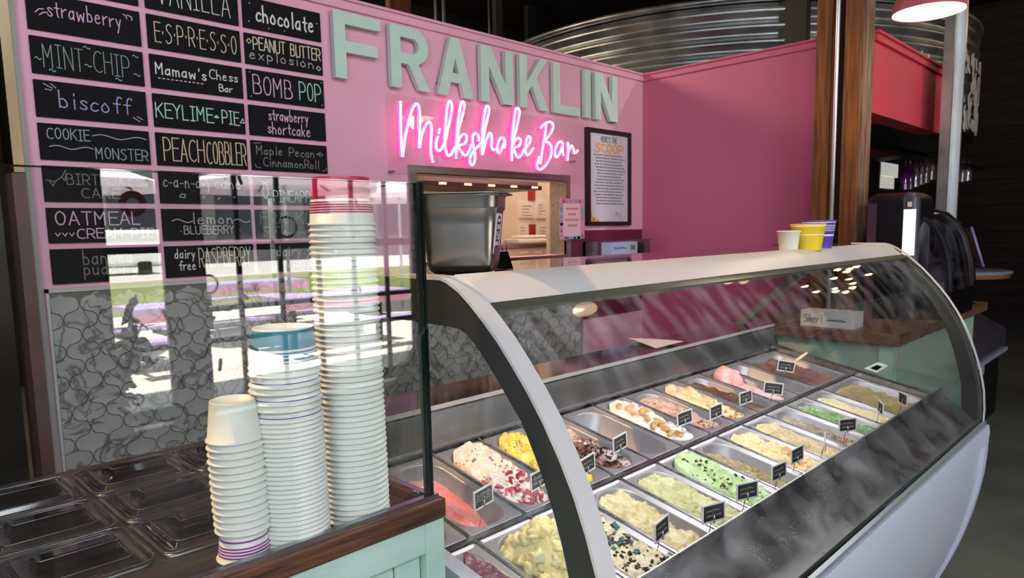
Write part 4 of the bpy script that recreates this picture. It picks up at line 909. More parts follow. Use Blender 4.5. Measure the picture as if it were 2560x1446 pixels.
bits(o, f, 110, .006, mat('orange_crumb', (190, 112, 62), .6), 'orange_crumbs', 19, lambda u, v, r: v < -.35)
bits(o, f, 24, .008, mat('dark_bits', (60, 48, 44), .5), 'dark_bits', 20, lambda u, v, r: -.5 < v < -.2)
o, f = I(*ft_(9), 'medium green pistachio-like ice cream', icemat('ic_green', (96, 134, 84), (142, 172, 120), (174, 196, 150), 11), -.03, .012, seed=23, ridge=.010)
o, f = I(*ft_(10), 'smooth pale cream-yellow ice cream', icemat('ic_palecream', (214, 200, 152), (234, 224, 184), None, 8), -.03, .010, seed=24)
o, f = I(*ft_(11), 'olive tan ice cream in the wide far front pan', icemat('ic_olive', (140, 124, 84), (172, 152, 112), (190, 166, 140), 6), -.04, .010, seed=25)
sc1 = thing('tasting_spoon', 'flat wooden tasting spoon sticking out at the farthest back tag', 'spoon', TR(2.80, .13, .02))
a, b = onX(1968, 919, 2.80), onX(2018, 882, 2.84)
mesh('stick', MB().tube([a, a.lerp(b, .5), b], .006, 8, rs=[.004, .008, .004]), mat('wood_stick', (232, 206, 160), .7), sc1)

# price tags
tagframe = mat('tag_frame', (212, 212, 214), .5); tagface = mat('tag_face', (40, 40, 42), .6)
def price_tag(X, v, h, yaw, roll, label, txt=None, sc=1.0):
    base = Vector(TR(X, v, -.03)); top = Vector(TR(X, v, h)); o = thing('price_tag', label, 'price tag', base, 'chalk price tags standing in the ice cream')
    ax = Vector((cos(yaw)*cos(roll), sin(yaw)*cos(roll), sin(roll))); nz = Vector((sin(yaw), -cos(yaw), .0)); up = nz.cross(ax)*-1
    up = ax.cross(nz)*-1 if ax.cross(nz).z < 0 else ax.cross(nz)
    w_, h_ = .034*sc, .0225*sc
    mesh('stem', MB().tube([base, top], .0012, 6), steel, o)
    fr_ = MB()
    for (u0, u1, v0_, v1_) in ((-w_, w_, h_-.004, h_), (-w_, w_, -h_, -h_+.004), (-w_, -w_+.004, -h_+.004, h_-.004), (w_-.004, w_, -h_+.004, h_-.004)):
        c = top+ax*((u0+u1)/2)+up*((v0_+v1_)/2); fr_.obb(c, ax*((u1-u0)/2), up*((v1_-v0_)/2), nz*.0016)
    mesh('frame', fr_, tagframe, o); mesh('face', MB().obb(top, ax*(w_-.004), up*(h_-.004), nz*.0008), tagface, o)
    mesh('clip', MB().tube([top-up*h_*.2+nz*.002, top-up*h_*1.1+nz*.002], .0022, 8), steel, o)
    t = MB(); lines = txt or ['', '']
    for i, ln in enumerate(lines):
        n = len(lines); b0 = .012*sc-(i+1)*.024*sc/n+.003
        ribbons(t, textstrokes(ln, -.024*sc, .024*sc, b0, b0+.018*sc/n) if ln else scribble(-.022*sc, .022*sc, b0, b0+.016*sc/n, 4+i), .0011, lambda p, q: tuple(top+ax*p+up*q+nz*.0011))
    mesh('chalk_lettering', t, mat('tag_chalk', (176, 168, 160), .9), o)
U = lambda k: .937+.17*k
for (k, v, h, yw, rl, lb, tx) in (
 (.43, .055, .052, .15, .05, 'chalk tag reading BOMB POP behind the misty glass', ['BOMB', 'POP']), (1.44, .043, .052, .1, .06, 'chalk tag over the strawberry shortcake ice cream', ['strawberry', 'shortcake']),
 (2.43, .03, .05, .1, .08, 'chalk tag over the lemon yellow ice cream', ['', '']), (3.47, .059, .055, .05, .08, 'chalk tag over the chocolate chip ice cream', ['', '']),
 (5.53, .066, .05, -.2, .1, 'chalk tag over the peach-topped ice cream', ['', '']), (6.41, .04, .05, -.1, .08, 'chalk tag over the pinkish tan ice cream', ['', '']),
 (7.72, .049, .052, -.2, .08, 'chalk tag over the cream ice cream with caramel crumbs', ['', '']), (8.75, .03, .06, -1.0, -.1, 'chalk tag turned to the left over the pale pink ice cream', ['', '']),
 (10.7, .13, .06, -.95, -.15, 'chalk tag under the wooden spoon at the far back', ['', '']),
 (1.84, -.262, .055, .12, .04, 'chalk tag over the cookie and blue candy ice cream', ['', '']), (2.82, -.295, .055, -.35, .02, 'chalk tag over the tan banana ice cream', ['', '']),
 (3.86, -.29, .055, -.4, .02, 'chalk tag over the green-yellow ice cream', ['', '']), (4.99, -.286, .052, -.15, .04, 'chalk tag in front of the mint chip ice cream', ['', '']),
 (5.93, -.268, .052, -.1, .06, 'chalk tag in front of the brown caramel ice cream', ['', '']), (6.95, -.28, .052, .35, .0, 'chalk tag almost edge-on between the cobbler and tan ice creams', ['', '']),
 (8.25, -.268, .055, -.55, 0, 'chalk tag over the orange crumb ice cream', ['', '']), (10.15, -.27, .05, .55, 0, 'small chalk tag edge-on over the pale cream ice cream', ['', '']),
 (11.25, -.29, .055, .7, 0, 'pale chalk tag edge-on over the farthest pan', ['', ''])):
    price_tag(U(k), v, h, yw, rl, lb, tx)

# things on / in the case
rp = thing('receipt_paper', 'curled white paper slip lying on the rear ledge', 'paper', (2.1, 1.5, -.464))
pts = [onZ(x, y, -.462) for x, y in ((1572, 856), (1650, 850), (1710, 860), (1640, 872))]
mesh('slip', MB().add([pts[0]+Vector((0, 0, .016)), pts[1]+Vector((0, 0, .002)), pts[2]+Vector((0, 0, .01)), pts[3]+Vector((0, 0, .001))], [(0, 1, 2, 3)]).add([pts[0]+Vector((0, 0, .017)), pts[1]+Vector((0, 0, .003)), pts[2]+Vector((0, 0, .011)), pts[3]+Vector((0, 0, .002))], [(3, 2, 1, 0)]), mat('slip', (236, 226, 236), .7), rp)

# steel pan on top of the case
sp = thing('steam_table_pan', 'deep stainless steel pan labelled USED on the near end of the case', 'pan', (.985, 1.095, -.085))
rotp = radians(-52); pc = Vector((.962, 1.102)); 
def PT(x, y, z):
    return (pc.x+x*cos(rotp)-y*sin(rotp), pc.y+x*sin(rotp)+y*cos(rotp), z)
zb = -.0845
mbp = MB(); W, D, HH = .162, .150, .163
body_r = [(.036, zb+.001), (.026, zb+.003), (.018, zb+.010), (.0145, zb+.02), (.011, zb+.05), (.006, zb+.10), (.003, zb+.128), (.000, zb+.131), (-.001, zb+.135), (-.002, zb+.155), (-.004, zb+.1605), (-.016, zb+.163), (-.018, zb+.1625), (-.018, zb+.161), (-.004, zb+.159)]
mbp.rrings(0, 0, W, D, .030, body_r[::-1], seg=8, capb=True, tr=PT)
mbp.rrings(0, 0, W-.002, D-.002, .030, [(-.004, zb+.163), (.001, zb+.155), (.002, zb+.13), (.012, zb+.05), (.022, zb+.006)], seg=8, capb=True, tr=PT)
mesh('body', mbp, mat('pan_satin', (172, 171, 168), .30, 1), sp)
lb_ = mesh('paper_label', MB().add([PT(W/2-.0120, -.050, zb+.042), PT(W/2-.0120, .030, zb+.042), PT(W/2-.0028, .030, zb+.122), PT(W/2-.0028, -.050, zb+.122)]+[PT(W/2-.0128, -.050, zb+.042), PT(W/2-.0128, .030, zb+.042), PT(W/2-.0036, .030, zb+.122), PT(W/2-.0036, -.050, zb+.122)], [(0, 1, 2, 3), (7, 6, 5, 4), (0, 3, 7, 4), (1, 5, 6, 2)]), mat('label_white', (230, 222, 228), .4), sp)
tU = MB(); ribbons(tU, textstrokes('USED', -.030, .030, -.022, .022), .005, lambda p, q: PT(W/2-.0068+.0012*(p/.03)*0-(-p)*.115, -.010-q, zb+.085+p)); mesh('lettering', tU, mat('marker_ink', (70, 58, 66), .6), lb_)
bc = thing('binder_clip', 'small black clip standing behind the steel pan', 'clip', (1.13, 1.16, -.085))
mesh('jaw', MB().prism([(1.135, -.085), (1.175, -.085), (1.152, -.045)], 'x', 1.115, 1.14), blackgl, bc); mesh('wire_loop', MB().tube([(1.12, 1.15, -.047), (1.118, 1.148, -.02), (1.135, 1.152, -.02), (1.137, 1.154, -.047)], .001, 6), steel, bc)

# cups on the far end of the case
def cup_profile(rt, rb, h, lip=.0022):   # upright
    return [(rb*.97, .004), (rb, 0), (rb+.0005, .002), (rt, h-.004), (rt+lip, h-.003), (rt+lip*1.3, h-.0005), (rt+lip*.6, h+.0006), (rt-.0004, h-.001), (rb-.002, .006), (.001, .006)]
def simple_cup(X, Y, rt, rb, h, name, lab, bands, body):
    o = thing('paper_cup', lab, 'cup', (X, Y, -.085), 'paper cups on the far end of the case')
    mb = MB(); mb.lathe(cup_profile(rt, rb, h), (X, Y, -.085), 36); mesh('cup_wall', mb, body, o)
    if bands:
        bm_ = MB()
        for z0, z1 in bands:
            ra = rb+(rt-rb)*z0+.0006; rb2 = rb+(rt-rb)*z1+.0006
            bm_.lathe([(ra, z0*h), (rb2, z1*h)], (X, Y, -.085), 36)
        mesh('stripe', bm_, paper, o)
    return o
yel = mat('cup_yellow', (244, 214, 44), .4); pur = mat('cup_purple', (98, 62, 176), .4)
simple_cup(2.36, 1.02, .037, .029, .070, 'w', 'small plain white paper cup, left of the yellow cup', None, paper)
simple_cup(2.46, .995, .057, .044, .092, 'y', 'yellow paper cup with a white stripe', [(.58, .62), (.9, .95)], yel)
simple_cup(2.60, 1.015, .059, .046, .104, 'p', 'purple paper cup with white stripes behind the yellow cup', [(.46, .52), (.64, .66), (.70, .72), (.76, .78), (.82, .84), (.92, .95)], pur)

# ================================================================== COUNTER WITH SNEEZE GUARD
CT = -.46; DK = -.478
cab = thing('mint_counter', 'mint green panelled counter cabinet with walnut top edge', 'counter', (-.5, 1.2, FL))
GX = .745
mesh('worktop_edge', MB().box(-2.4, GX, .919, .948, CT-.036, CT), wood, cab, bevel=.004, label='walnut front edge')
mesh('worktop_edge', MB().box(GX-.03, GX-.0005, .9485, 1.66, CT-.036, CT), wood, cab, bevel=.002)
mesh('worktop', MB().box(-2.4, GX-.031, .9485, 1.66, DK-.018, DK), mat('dark_top', (72, 62, 56), .35, rgb2=(44, 38, 35), nscale=8, stretch=(1, 8, 8)), cab)
mesh('stile', MB().box(.703, .744, .926, .95, FL, CT-.037), mintcab, cab, bevel=.002); mesh('stile', MB().box(.1, .142, .926, .95, FL, CT-.037), mintcab, cab, bevel=.002)
mesh('top_rail', MB().box(.142, .703, .926, .95, -.552, CT-.037), mintcab, cab, bevel=.002); mesh('bottom_rail', MB().box(-2.4, .703, .926, .95, FL, FL+.12), mintcab, cab)
mesh('top_rail', MB().box(-2.4, .1, .926, .95, -.552, CT-.037), mintcab, cab)
for i in range(10): mesh('plank', MB().box(.142+i*.0561, .142+(i+1)*.0561-.0035, .9415, .952, FL+.12, -.552), mintcab, cab, bevel=.0015)
for i in range(8): mesh('plank', MB().box(-.35+i*.0561, -.35+(i+1)*.0561-.0035, .9415, .952, FL+.12, -.552), mintcab, cab, bevel=.0015)
mesh('carcass', MB().box(-2.4, .740, .953, 1.65, FL, DK-.02), mintcab, cab)
guard = thing('sneeze_guard', 'square-edged glass sneeze guard along the mint counter', 'glass guard', (-.5, .95, DK))
gg = glassmat('guard_glass', (.955, .972, .965), .055)
mesh('front_pane', MB().box(-2.4, GX-.0295, .937, .945, CT+.004, .082), gg, guard)
mesh('side_pane', MB().box(GX-.028, GX-.020, .947, 1.463, CT+.004, .083), gg, guard)
egm = mat('glass_edge', (8, 22, 20), .06, coat=1.0)
mesh('polished_edge', MB().box(GX-.0290, GX-.0195, .9365, .9455, CT+.002, .084), egm, guard, bevel=.0012, label='dark green polished vertical glass edge')
mesh('polished_edge', MB().box(GX-.0180, GX-.0130, .9370, .9450, CT+.002, .084), egm, guard)
mesh('polished_edge', MB().box(-2.4, GX-.0295, .9365, .9455, .082, .0835), egm, guard)
mesh('polished_edge', MB().box(GX-.0285, GX-.0195, .947, 1.463, .083, .0845), egm, guard)
mesh('polished_edge', MB().box(GX-.0285, GX-.0195, 1.463, 1.4665, CT, .0845), mat('bright_glass_edge', (196, 200, 202), .15, .5), guard)
mesh('channel', MB().box(-2.4, GX-.004, .9345, .9475, CT-.001, CT+.0045), mat('channel_bright', (190, 192, 194), .2, 1), guard)
mesh('channel', MB().box(GX-.022, GX-.010, .948, 1.47, CT-.001, CT+.0045), mat('channel_bright', (190, 192, 194), .2, 1), guard)

# clear lids over topping pans set into the counter
lidm = glassmat('lid_plastic', (.86, .83, .85), .07, rough=.05, gain=1.3)
lide = glassmat('lid_edge', (.72, .68, .70), .22, rough=.12, haze=.14, haze_lo=.3, haze_col=(.45, .40, .42))  # pale semi-opaque beads stand in for light caught on the rounded edges
lidh = glassmat('lid_handle', (.50, .44, .46), .07, rough=.05, gain=1.2)  # darker tint stands in for shade inside the recessed grip
tdark = mat('topping_dark', (34, 22, 27), .6, rgb2=(20, 14, 16), nscale=20, bump=.3)
lid_src = None
rowsY = (1.155, 1.335, 1.515); colsX = (-.33, -.14, .05, .24, .43, .615)
names = {}
lidn = 0
wh = {0: 'by the wood edge', 1: 'in middle row', 2: 'in back row'}
xl = ['far left', 'left', 'left of centre', 'centre', 'right of centre, near the cups', 'rightmost, behind the cups']
for r, cy in enumerate(rowsY):
    for q, cx in enumerate(colsX):
        lab = 'clear plastic topping lid '+wh[r]+', '+{0: 'sixth', 1: 'fifth', 2: 'fourth', 3: 'third', 4: 'second', 5: 'first'}[q]+' from side pane'
        cx_, cy_ = cx-.01, cy
        tpn = thing('topping_pan', 'dark topping pan under lid '+wh[r]+', '+{0: 'sixth', 1: 'fifth', 2: 'fourth', 3: 'third', 4: 'second', 5: 'first'}[q]+' from the side pane', 'pan', (cx_, cy_, DK), 'topping pans sunk in the counter') if lid_src is None else None
        if lid_src is None:
            mesh('pan_rim', MB().rrings(cx_, cy_, .176, .166, .02, [(0, DK+.0005), (0, DK+.004), (.01, DK+.005), (.012, DK+.002)], capb=False), steeld, tpn)
            mesh('topping_fill', MB().rrings(cx_, cy_, .152, .142, .02, [(0, DK+.0015), (.02, DK+.0035)], capb=True), tdark, tpn)
            lid = thing('pan_lid', lab, 'lid', (cx_, cy_, DK+.006), 'clear lids on the topping pans')
            z = DK+.006
            mesh('lid_plate', MB().rrings(cx_, cy_, .182, .172, .022, [(.001, z), (0, z+.0035), (.004, z+.0045), (.010, z+.0045), (.013, z+.001), (.022, z+.001), (.025, z+.008), (.03, z+.0095)], seg=6, capb=True, smooth=False), lidm, lid)
            ridge_ = MB()
            ridge_.rrings(cx_+.005, cy_-.012, .105, .034, .006, [(-.006, z+.0096), (0, z+.014), (.003, z+.026), (.007, z+.0275)], seg=3, capb=True, smooth=False)
            ridge_.rrings(cx_+.005, cy_+.022, .105, .012, .003, [(-.003, z+.0096), (0, z+.018), (.002, z+.019)], seg=3, capb=True, smooth=False)
            ridge_.box(cx_-.082, cx_-.078, cy_-.04, cy_+.04, z+.0046, z+.0075).box(cx_-.072, cx_-.069, cy_-.03, cy_+.03, z+.0016, z+.005)
            mesh('handle', ridge_, lidh, lid)
            def loop(w_, h_, r, zz, ox=0, oy=0, tr_=.0012):
                P_ = []
                for q_, (sx_, sy_) in enumerate(((1, 1), (-1, 1), (-1, -1), (1, -1))):
                    for k_ in range(5): a_ = q_*pi/2+k_*pi/8; P_.append((cx_+ox+sx_*(w_/2-r)+r*cos(a_), cy_+oy+sy_*(h_/2-r)+r*sin(a_), zz))
                return P_
            eb = MB()
            eb.tube(loop(.181, .171, .021, z+.004), .0014, 6, closed=True); eb.tube(loop(.158, .148, .014, z+.003), .0009, 6, closed=True); eb.tube(loop(.134, .124, .014, z+.0095), .0011, 6, closed=True)
            mesh('rolled_edges', eb, lide, lid)
            eb = MB(); eb.tube(loop(.101, .030, .004, z+.027, .005, -.012), .0012, 6, closed=True); eb.tube(loop(.100, .010, .003, z+.019, .005, .022), .0009, 6, closed=True)
            for dx_ in (-.082, -.075, -.069): eb.tube([(cx_+dx_, cy_-.045, z+.0065), (cx_+dx_, cy_+.045, z+.0065)], .0010, 6)
            mesh('handle_edges', eb, lide, lid)
            lid_src = lid; pan_src = tpn; l0 = (cx_, cy_)
        else:
            o = copy_tree(lid_src, (cx_, cy_, DK+.006), lab)
            o2 = copy_tree(pan_src, (cx_, cy_, DK), lab.replace('clear plastic topping lid', 'dark topping pan under lid'))

# ------------------------------------------------------------------ stacks of paper cups
def inv_cup_mesh(name, rr, rt, h, body, stripes=None, line=None):
    """inverted cup: rolled rim at the bottom (radius rr), closed base on top (radius rt)"""
    prof = [(rr-.0012, .0016), (rr, 0), (rr+.0016, .0006), (rr+.0024, .0022), (rr+.0014, .0038), (rr-.0006, .0042), (rt+.0004, h-.002), (rt, h), (rt-.0018, h), (rt-.0026, h-.006), (.001, h-.0065)]
    mb = MB().lathe(prof, (0, 0, 0), 40)
    me = bpy.data.meshes.new(name); me.from_pydata(mb.v, [], mb.f); me.polygons.foreach_set('use_smooth', [True]*len(mb.f)); me.update(); me.materials.append(body)
    return me
def band_mesh(name, rr, rt, h, spans, m):
    mb = MB(); R_ = lambda z: rr-.0006+(rt+.0004-(rr-.0006))*(z-.0042)/(h-.0062)+.0004
    for z0, z1 in spans: mb.lathe([(R_(z0), z0), (R_(z1), z1)], (0, 0, 0), 40)
    me = bpy.data.meshes.new(name); me.from_pydata(mb.v, [], mb.f); me.polygons.foreach_set('use_smooth', [True]*len(mb.f)); me.update(); me.materials.append(m)
    return me
def cup(x, y, z, me, label, group, parts=(), tilt=(0, 0)):
    o = bpy.data.objects.new('paper_cup', me); COL.objects.link(o); o.location = (x, y, z+H); o.rotation_euler = (*tilt, random.uniform(0, 6.28)); tag(o, label, 'cup', group)
    for nm, pm_ in parts:
        c = bpy.data.objects.new(nm, pm_); COL.objects.link(c); c.parent = o
    return o
magm = mat('cup_magenta', (186, 30, 84), .35); tealm = mat('cup_teal', (60, 138, 160), .38); purl = mat('stripe_purple', (156, 62, 152), .4); navy = mat('stripe_navy', (58, 54, 140), .4)
# small stack
sx, sy = .421, 1.003; h = .060
me_s = inv_cup_mesh('cup_small', .0385, .0315, h, paper); bs = band_mesh('band', .0385, .0315, h, [(.010, .0125), (.0145, .017), (.019, .0215), (.0235, .026), (.033, .036)], purl)
z = DK
cup(sx, sy, z, me_s, 'bottom paper cup of the shortest stack, with purple stripes', 'cups in the shortest stack', [('stripes', bs)])
z += .044
for k in range(14):
    top_ = k == 13
    cup(sx+random.uniform(-.0005, .0005)-.0003*k, sy, z, me_s, 'topmost plain white cup of the shortest stack' if top_ else 'plain white paper cup nested in the shortest stack', 'cups in the shortest stack'); z += .0106
# medium stack
mx_, my = .500, 1.006; my = .994; h = .062
me_m = inv_cup_mesh('cup_medium', .0515, .0435, h, paper); me_mt = inv_cup_mesh('cup_medium_teal', .0515, .0435, h, paper)
tb1 = band_mesh('band', .0515, .0435, h, [(.012, .0135), (.016, .0195), (.0215, .024), (.026, .0285), (.032, .0595)], tealm)
nl = band_mesh('band', .0515, .0435, h, [(.0075, .0088)], navy)
z = DK
for k in range(28):
    cup(mx_+random.uniform(-.0006, .0006)-.0001*k, my, z, me_m, 'bottom white cup of the middle stack' if k == 0 else 'plain white paper cup nested low in the middle stack', 'cups in the middle stack'); z += .0072
for k in range(6):
    cup(mx_-.003+random.uniform(-.001, .001), my, z, me_m, 'white cup with a thin navy line high in the middle stack' if k % 2 == 0 else 'plain white cup between navy-lined ones in the middle stack', 'cups high in the middle stack', [('navy_line', nl)] if k % 2 == 0 else ()); z += (.0165 if k % 2 == 0 else .0095)
cup(mx_-.003, my, z, me_m, 'teal striped paper cup on top of the middle stack', 'cups in the middle stack', [('teal_band', tb1)])
z += .009
# large stack
lx, ly = .621, 1.006; h = .076
me_l = inv_cup_mesh('cup_large', .0520, .0455, h, paper)
mg = band_mesh('band', .0520, .0455, h, [(.0200, .0222), (.0236, .0262), (.0276, .0302), (.0316, .0342), (.0356, .0380), (.042, .0745)], magm)
mgt = MB().lathe([(.0462, .0745), (.0459, .0766), (.0445, .0768)], (0, 0, 0), 40); 
mt_ = bpy.data.meshes.new('rimtop'); mt_.from_pydata(mgt.v, [], mgt.f); mt_.materials.append(magm)
z = DK
for k in range(53):
    cup(lx+random.uniform(-.0006, .0006)-.00008*k, ly, z, me_l, 'bottom white cup of the tallest stack' if k == 0 else 'plain white paper cup nested in the tallest stack', 'cups in the tallest stack'); z += .0093
cup(lx-.004, ly, z, me_l, 'magenta striped paper cup on top of the tallest stack', 'cups in the tallest stack', [('magenta_band', mg), ('base_ring', mt_)])

# ================================================================== FAR RIGHT: next counter, machine, display, table
woodd = mat('slab_wood', (120, 84, 62), .45, rgb2=(84, 56, 42), nscale=6, stretch=(1, 9, 9))
nc = thing('side_counter', 'mint green counter with a thick wooden slab top beyond the display case', 'counter', (4.3, 1.5, FL))
mesh('slab_top', MB().prism([(3.45, .967), (5.245, .967), (5.245, 1.31), (4.03, 1.31), (4.03, 1.80), (3.45, 1.80)], 'z', -.555, -.500), woodd, nc, bevel=.004)
mesh('base', MB().prism([(3.50, 1.03), (5.2, 1.03), (5.2, 1.30), (4.02, 1.30), (4.02, 1.75), (3.50, 1.75)], 'z', FL, -.556), mat('mint_scuffed', (146, 188, 172), .6, rgb2=(176, 184, 168), nscale=3, bump=.1), nc)
mesh('corner_post', MB().box(3.485, 3.545, 1.0, 1.06, FL, -.556), mintcab, nc)
nb = thing('straw_box', 'long white carton lying on the wooden slab, printed in grey script', 'box', (3.5, 1.31, -.5))
mesh('carton', MB().box(3.50, 3.62, 1.18, 1.44, -.50, -.42), mat('carton_white', (214, 210, 212), .5), nb, bevel=.001)
tt = MB(); ribbons(tt, textstrokes('Silver', -.11, -.04, -.018, .022), .004, lambda p, q: (3.4995, 1.31-p*-1*-1, -.46+q)); ribbons(tt, scribble(0, .09, -.010, .006, 8), .0028, lambda p, q: (3.4995, 1.31-p, -.46+q))
tt.box(3.499, 3.4995, 1.335, 1.337, -.485, -.435)
mesh('print', tt, mat('carton_print', (90, 86, 92), .7), nb)
stk = thing('green_sticker', 'white and green printed card lying at the far end inside the case', 'card', (3.17, 1.15, -.6))
c = [onX(x, y, 3.165) for x, y in ((2160, 922), (2195, 906), (2222, 915), (2192, 933))]
mesh('card', MB().add(c+[p+Vector((-.002, 0, .001)) for p in c], [(0, 1, 2, 3), (7, 6, 5, 4), (0, 4, 5, 1), (1, 5, 6, 2), (2, 6, 7, 3), (3, 7, 4, 0)]), mat('card_white', (222, 230, 226), .5), stk)
cc_ = (c[0]+c[1]+c[2]+c[3])/4; mesh('print', MB().add([cc_+(p-cc_)*.5+Vector((-.004, 0, .0)) for p in c], [(3, 2, 1, 0), (0, 1, 2, 3)]), mat('card_green', (96, 178, 146), .5), stk)

mc = thing('soft_serve_machine', 'tall black dispensing machine with a white backlit front strip', 'machine', (4.1, 1.2, -.5))
mesh('body', MB().rrings(4.16, 1.19, .34, .26, .05, [(.01, -.50), (0, -.48), (0, .10), (.015, .145), (.05, .165)], seg=6, capb=True), mat('machine_black', (22, 18, 24), .3), mc)
mesh('side_panel', MB().box(3.988, 3.992, 1.255, 1.30, -.50, .11), mat('machine_side', (110, 84, 100), .3, .6), mc)
mesh('front_shell', MB().rrings(4.02, 1.10, .07, .085, .03, [(0, -.5), (0, .12), (.008, .15), (.02, .162)], seg=6, capb=True), mat('machine_grey', (64, 64, 76), .35), mc)
mesh('light_strip', MB().prism([(3.982, -.44), (3.982, .07)], 'y', 1.062, 1.125) if False else MB().box(3.978, 3.985, 1.066, 1.122, -.16, .075), mat('machine_white', (240, 242, 250), .3, emit=(.9, .93, 1), estr=.75), mc, label='white glowing front strip')
mesh('badge', MB().lathe([(.001, 0), (.014, 0)], (0, 0, 0), 16) if False else MB().box(3.976, 3.979, 1.085, 1.105, .088, .113), mat('badge', (220, 214, 206), .3), mc)

dc = thing('curved_pastry_case', 'small dark countertop case with a curved smoky glass door', 'display case', (4.4, 1.2, -.5))
qa = [(1.30, .085), (1.20, .082), (1.10, .050), (1.04, -.005), (.998, -.083), (.965, -.207), (.952, -.30), (.95, -.36)]
smoky = glassmat('smoky_glass', (.62, .60, .68), .09, haze=.22, hz_scale=(2, 2, 1), haze_col=(.25, .23, .32), gain=1.6)
mesh('curved_glass', MB().strip(qa, .005, 4.13, 4.69), smoky, dc)
def ridge_line(X, w_, m, nm):
    mesh(nm, MB().strip([(y-.003, z+.003) for y, z in qa], .014, X, X+w_), m, dc)
ridge_line(4.10, .02, mat('case_trim_black', (14, 13, 16), .3), 'side_trim'); ridge_line(4.68, .03, mat('case_trim_black', (14, 13, 16), .3), 'side_trim')
mesh('end_glass', MB().prism(qa+[(1.30, -.36)], 'x', 4.11, 4.114), smoky, dc)
mesh('base', MB().box(4.08, 4.72, .945, 1.31, -.50, -.36), mat('case_trim_black', (14, 13, 16), .3), dc); mesh('back', MB().box(4.08, 4.72, 1.30, 1.33, -.36, .08), mat('case_trim_black', (14, 13, 16), .3), dc)
mesh('shelf', MB().box(4.12, 4.68, .99, 1.28, -.21, -.20), mat('inner_shelf', (90, 86, 120), .3), dc)

tbm = thing('tablet_stand', 'black tablet leaning on its stand beside the smoky case', 'tablet', (4.98, 1.02, -.50))
a, b = onX(2428, 568, 4.98), onX(2458, 668, 4.98); a2, b2 = onX(2386, 578, 5.05), onX(2442, 662, 5.05)
q = [a, b, b2, a2]; nrm = (q[1]-q[0]).cross(q[3]-q[0]).normalized()*.01
mesh('screen', MB().add([p+nrm for p in q]+[p-nrm for p in q], [(0, 1, 2, 3), (7, 6, 5, 4), (0, 4, 5, 1), (1, 5, 6, 2), (2, 6, 7, 3), (3, 7, 4, 0)]), blackgl, tbm)
mesh('edge', MB().tube([a, b], .009, 6), mat('lilac_edge', (122, 112, 170), .35), tbm)
mesh('stand', MB().tube([b2+Vector((0, .05, .06)), b2+Vector((0, .05, -.1)), (5.05, 1.05, -.495)], .012, 8), mat('stand_bronze', (150, 96, 60), .3, .8), tbm)
mesh('foot', MB().lathe([(.001, -.488), (.06, -.49), (.062, -.50)], (5.05, 1.06, 0), 24), blackgl, tbm)

rt = thing('round_table', 'round high table with a white rim and plywood edge', 'table', (8.75, 2.0, FL))
mesh('tabletop', MB().lathe([(.001, -.50), (.50, -.50), (.52, -.507), (.52, -.535), (.50, -.54)], (8.72, 1.93, 0), 48), mat('table_white', (176, 178, 196), .3), rt)
mesh('plywood_edge', MB().lathe([(.50, -.54), (.505, -.575), (.001, -.58)], (8.72, 1.93, 0), 48), mat('ply', (168, 122, 76), .6), rt)
mesh('pedestal', MB().tube([(8.72, 1.93, -.58), (8.72, 1.93, FL)], .04, 16), blackgl, rt); mesh('foot', MB().lathe([(.001, FL+.03), (.25, FL+.02), (.26, FL)], (8.72, 1.93, 0), 32), blackgl, rt)

bn = thing('chest_bin', 'black chest with a slanted smoky acrylic hood beyond the case', 'bin', (6.4, 1.5, FL))
mesh('body', MB().box(5.72, 7.0, 1.19, 1.85, FL, -1.06), mat('bin_black', (16, 15, 16), .5), bn)
hp = [(1.17, -1.06), (1.16, -.90), (1.50, -.70), (1.85, -.70), (1.85, -1.06)]
mesh('hood', MB().prism(hp, 'x', 5.66, 7.1), mat('hood_smoky', (98, 88, 108), .15, rgb2=(80, 70, 88), nscale=3, coat=.5), bn)
mesh('hood_rail', MB().box(5.66, 7.12, 1.150, 1.168, -1.085, -1.055), mat('rail_lilac', (190, 192, 214), .3), bn); mesh('latch', MB().box(6.15, 6.23, 1.145, 1.16, -1.15, -1.085), mat('rail_lilac', (190, 192, 214), .3), bn)

# bar shelf with hanging glasses in the dark
bs_ = thing('glass_rack', 'dark overhead rack from which the bar glasses hang', 'rack', (10.0, 2.6, .80))
mesh('rail', MB().box(7.9, 12.6, 2.5, 2.7, .80, .83), mat('rack_dark', (28, 22, 20), .5), bs_)
glm = glassmat('bar_glass', (.86, .84, .90), .10, rough=.05, gain=2.2)
gi = []
cols_g = [('clear', (.9, .9, .92)), ('violet', (.60, .22, .62)), ('smoky pink', (.80, .60, .74))]
gmats = {'clear': glassmat('g_clear', (.93, .93, .95), .22, rough=.12, gain=1.8, haze=.25), 'violet': glassmat('g_violet', (.62, .25, .66), .16, rough=.1, gain=1.6, haze=.5, haze_col=(.45, .08, .5), haze_lo=.3), 'smoky pink': glassmat('g_smoky', (.8, .64, .76), .16, rough=.12, gain=1.6, haze=.3, haze_col=(.6, .45, .55), haze_lo=.3)}
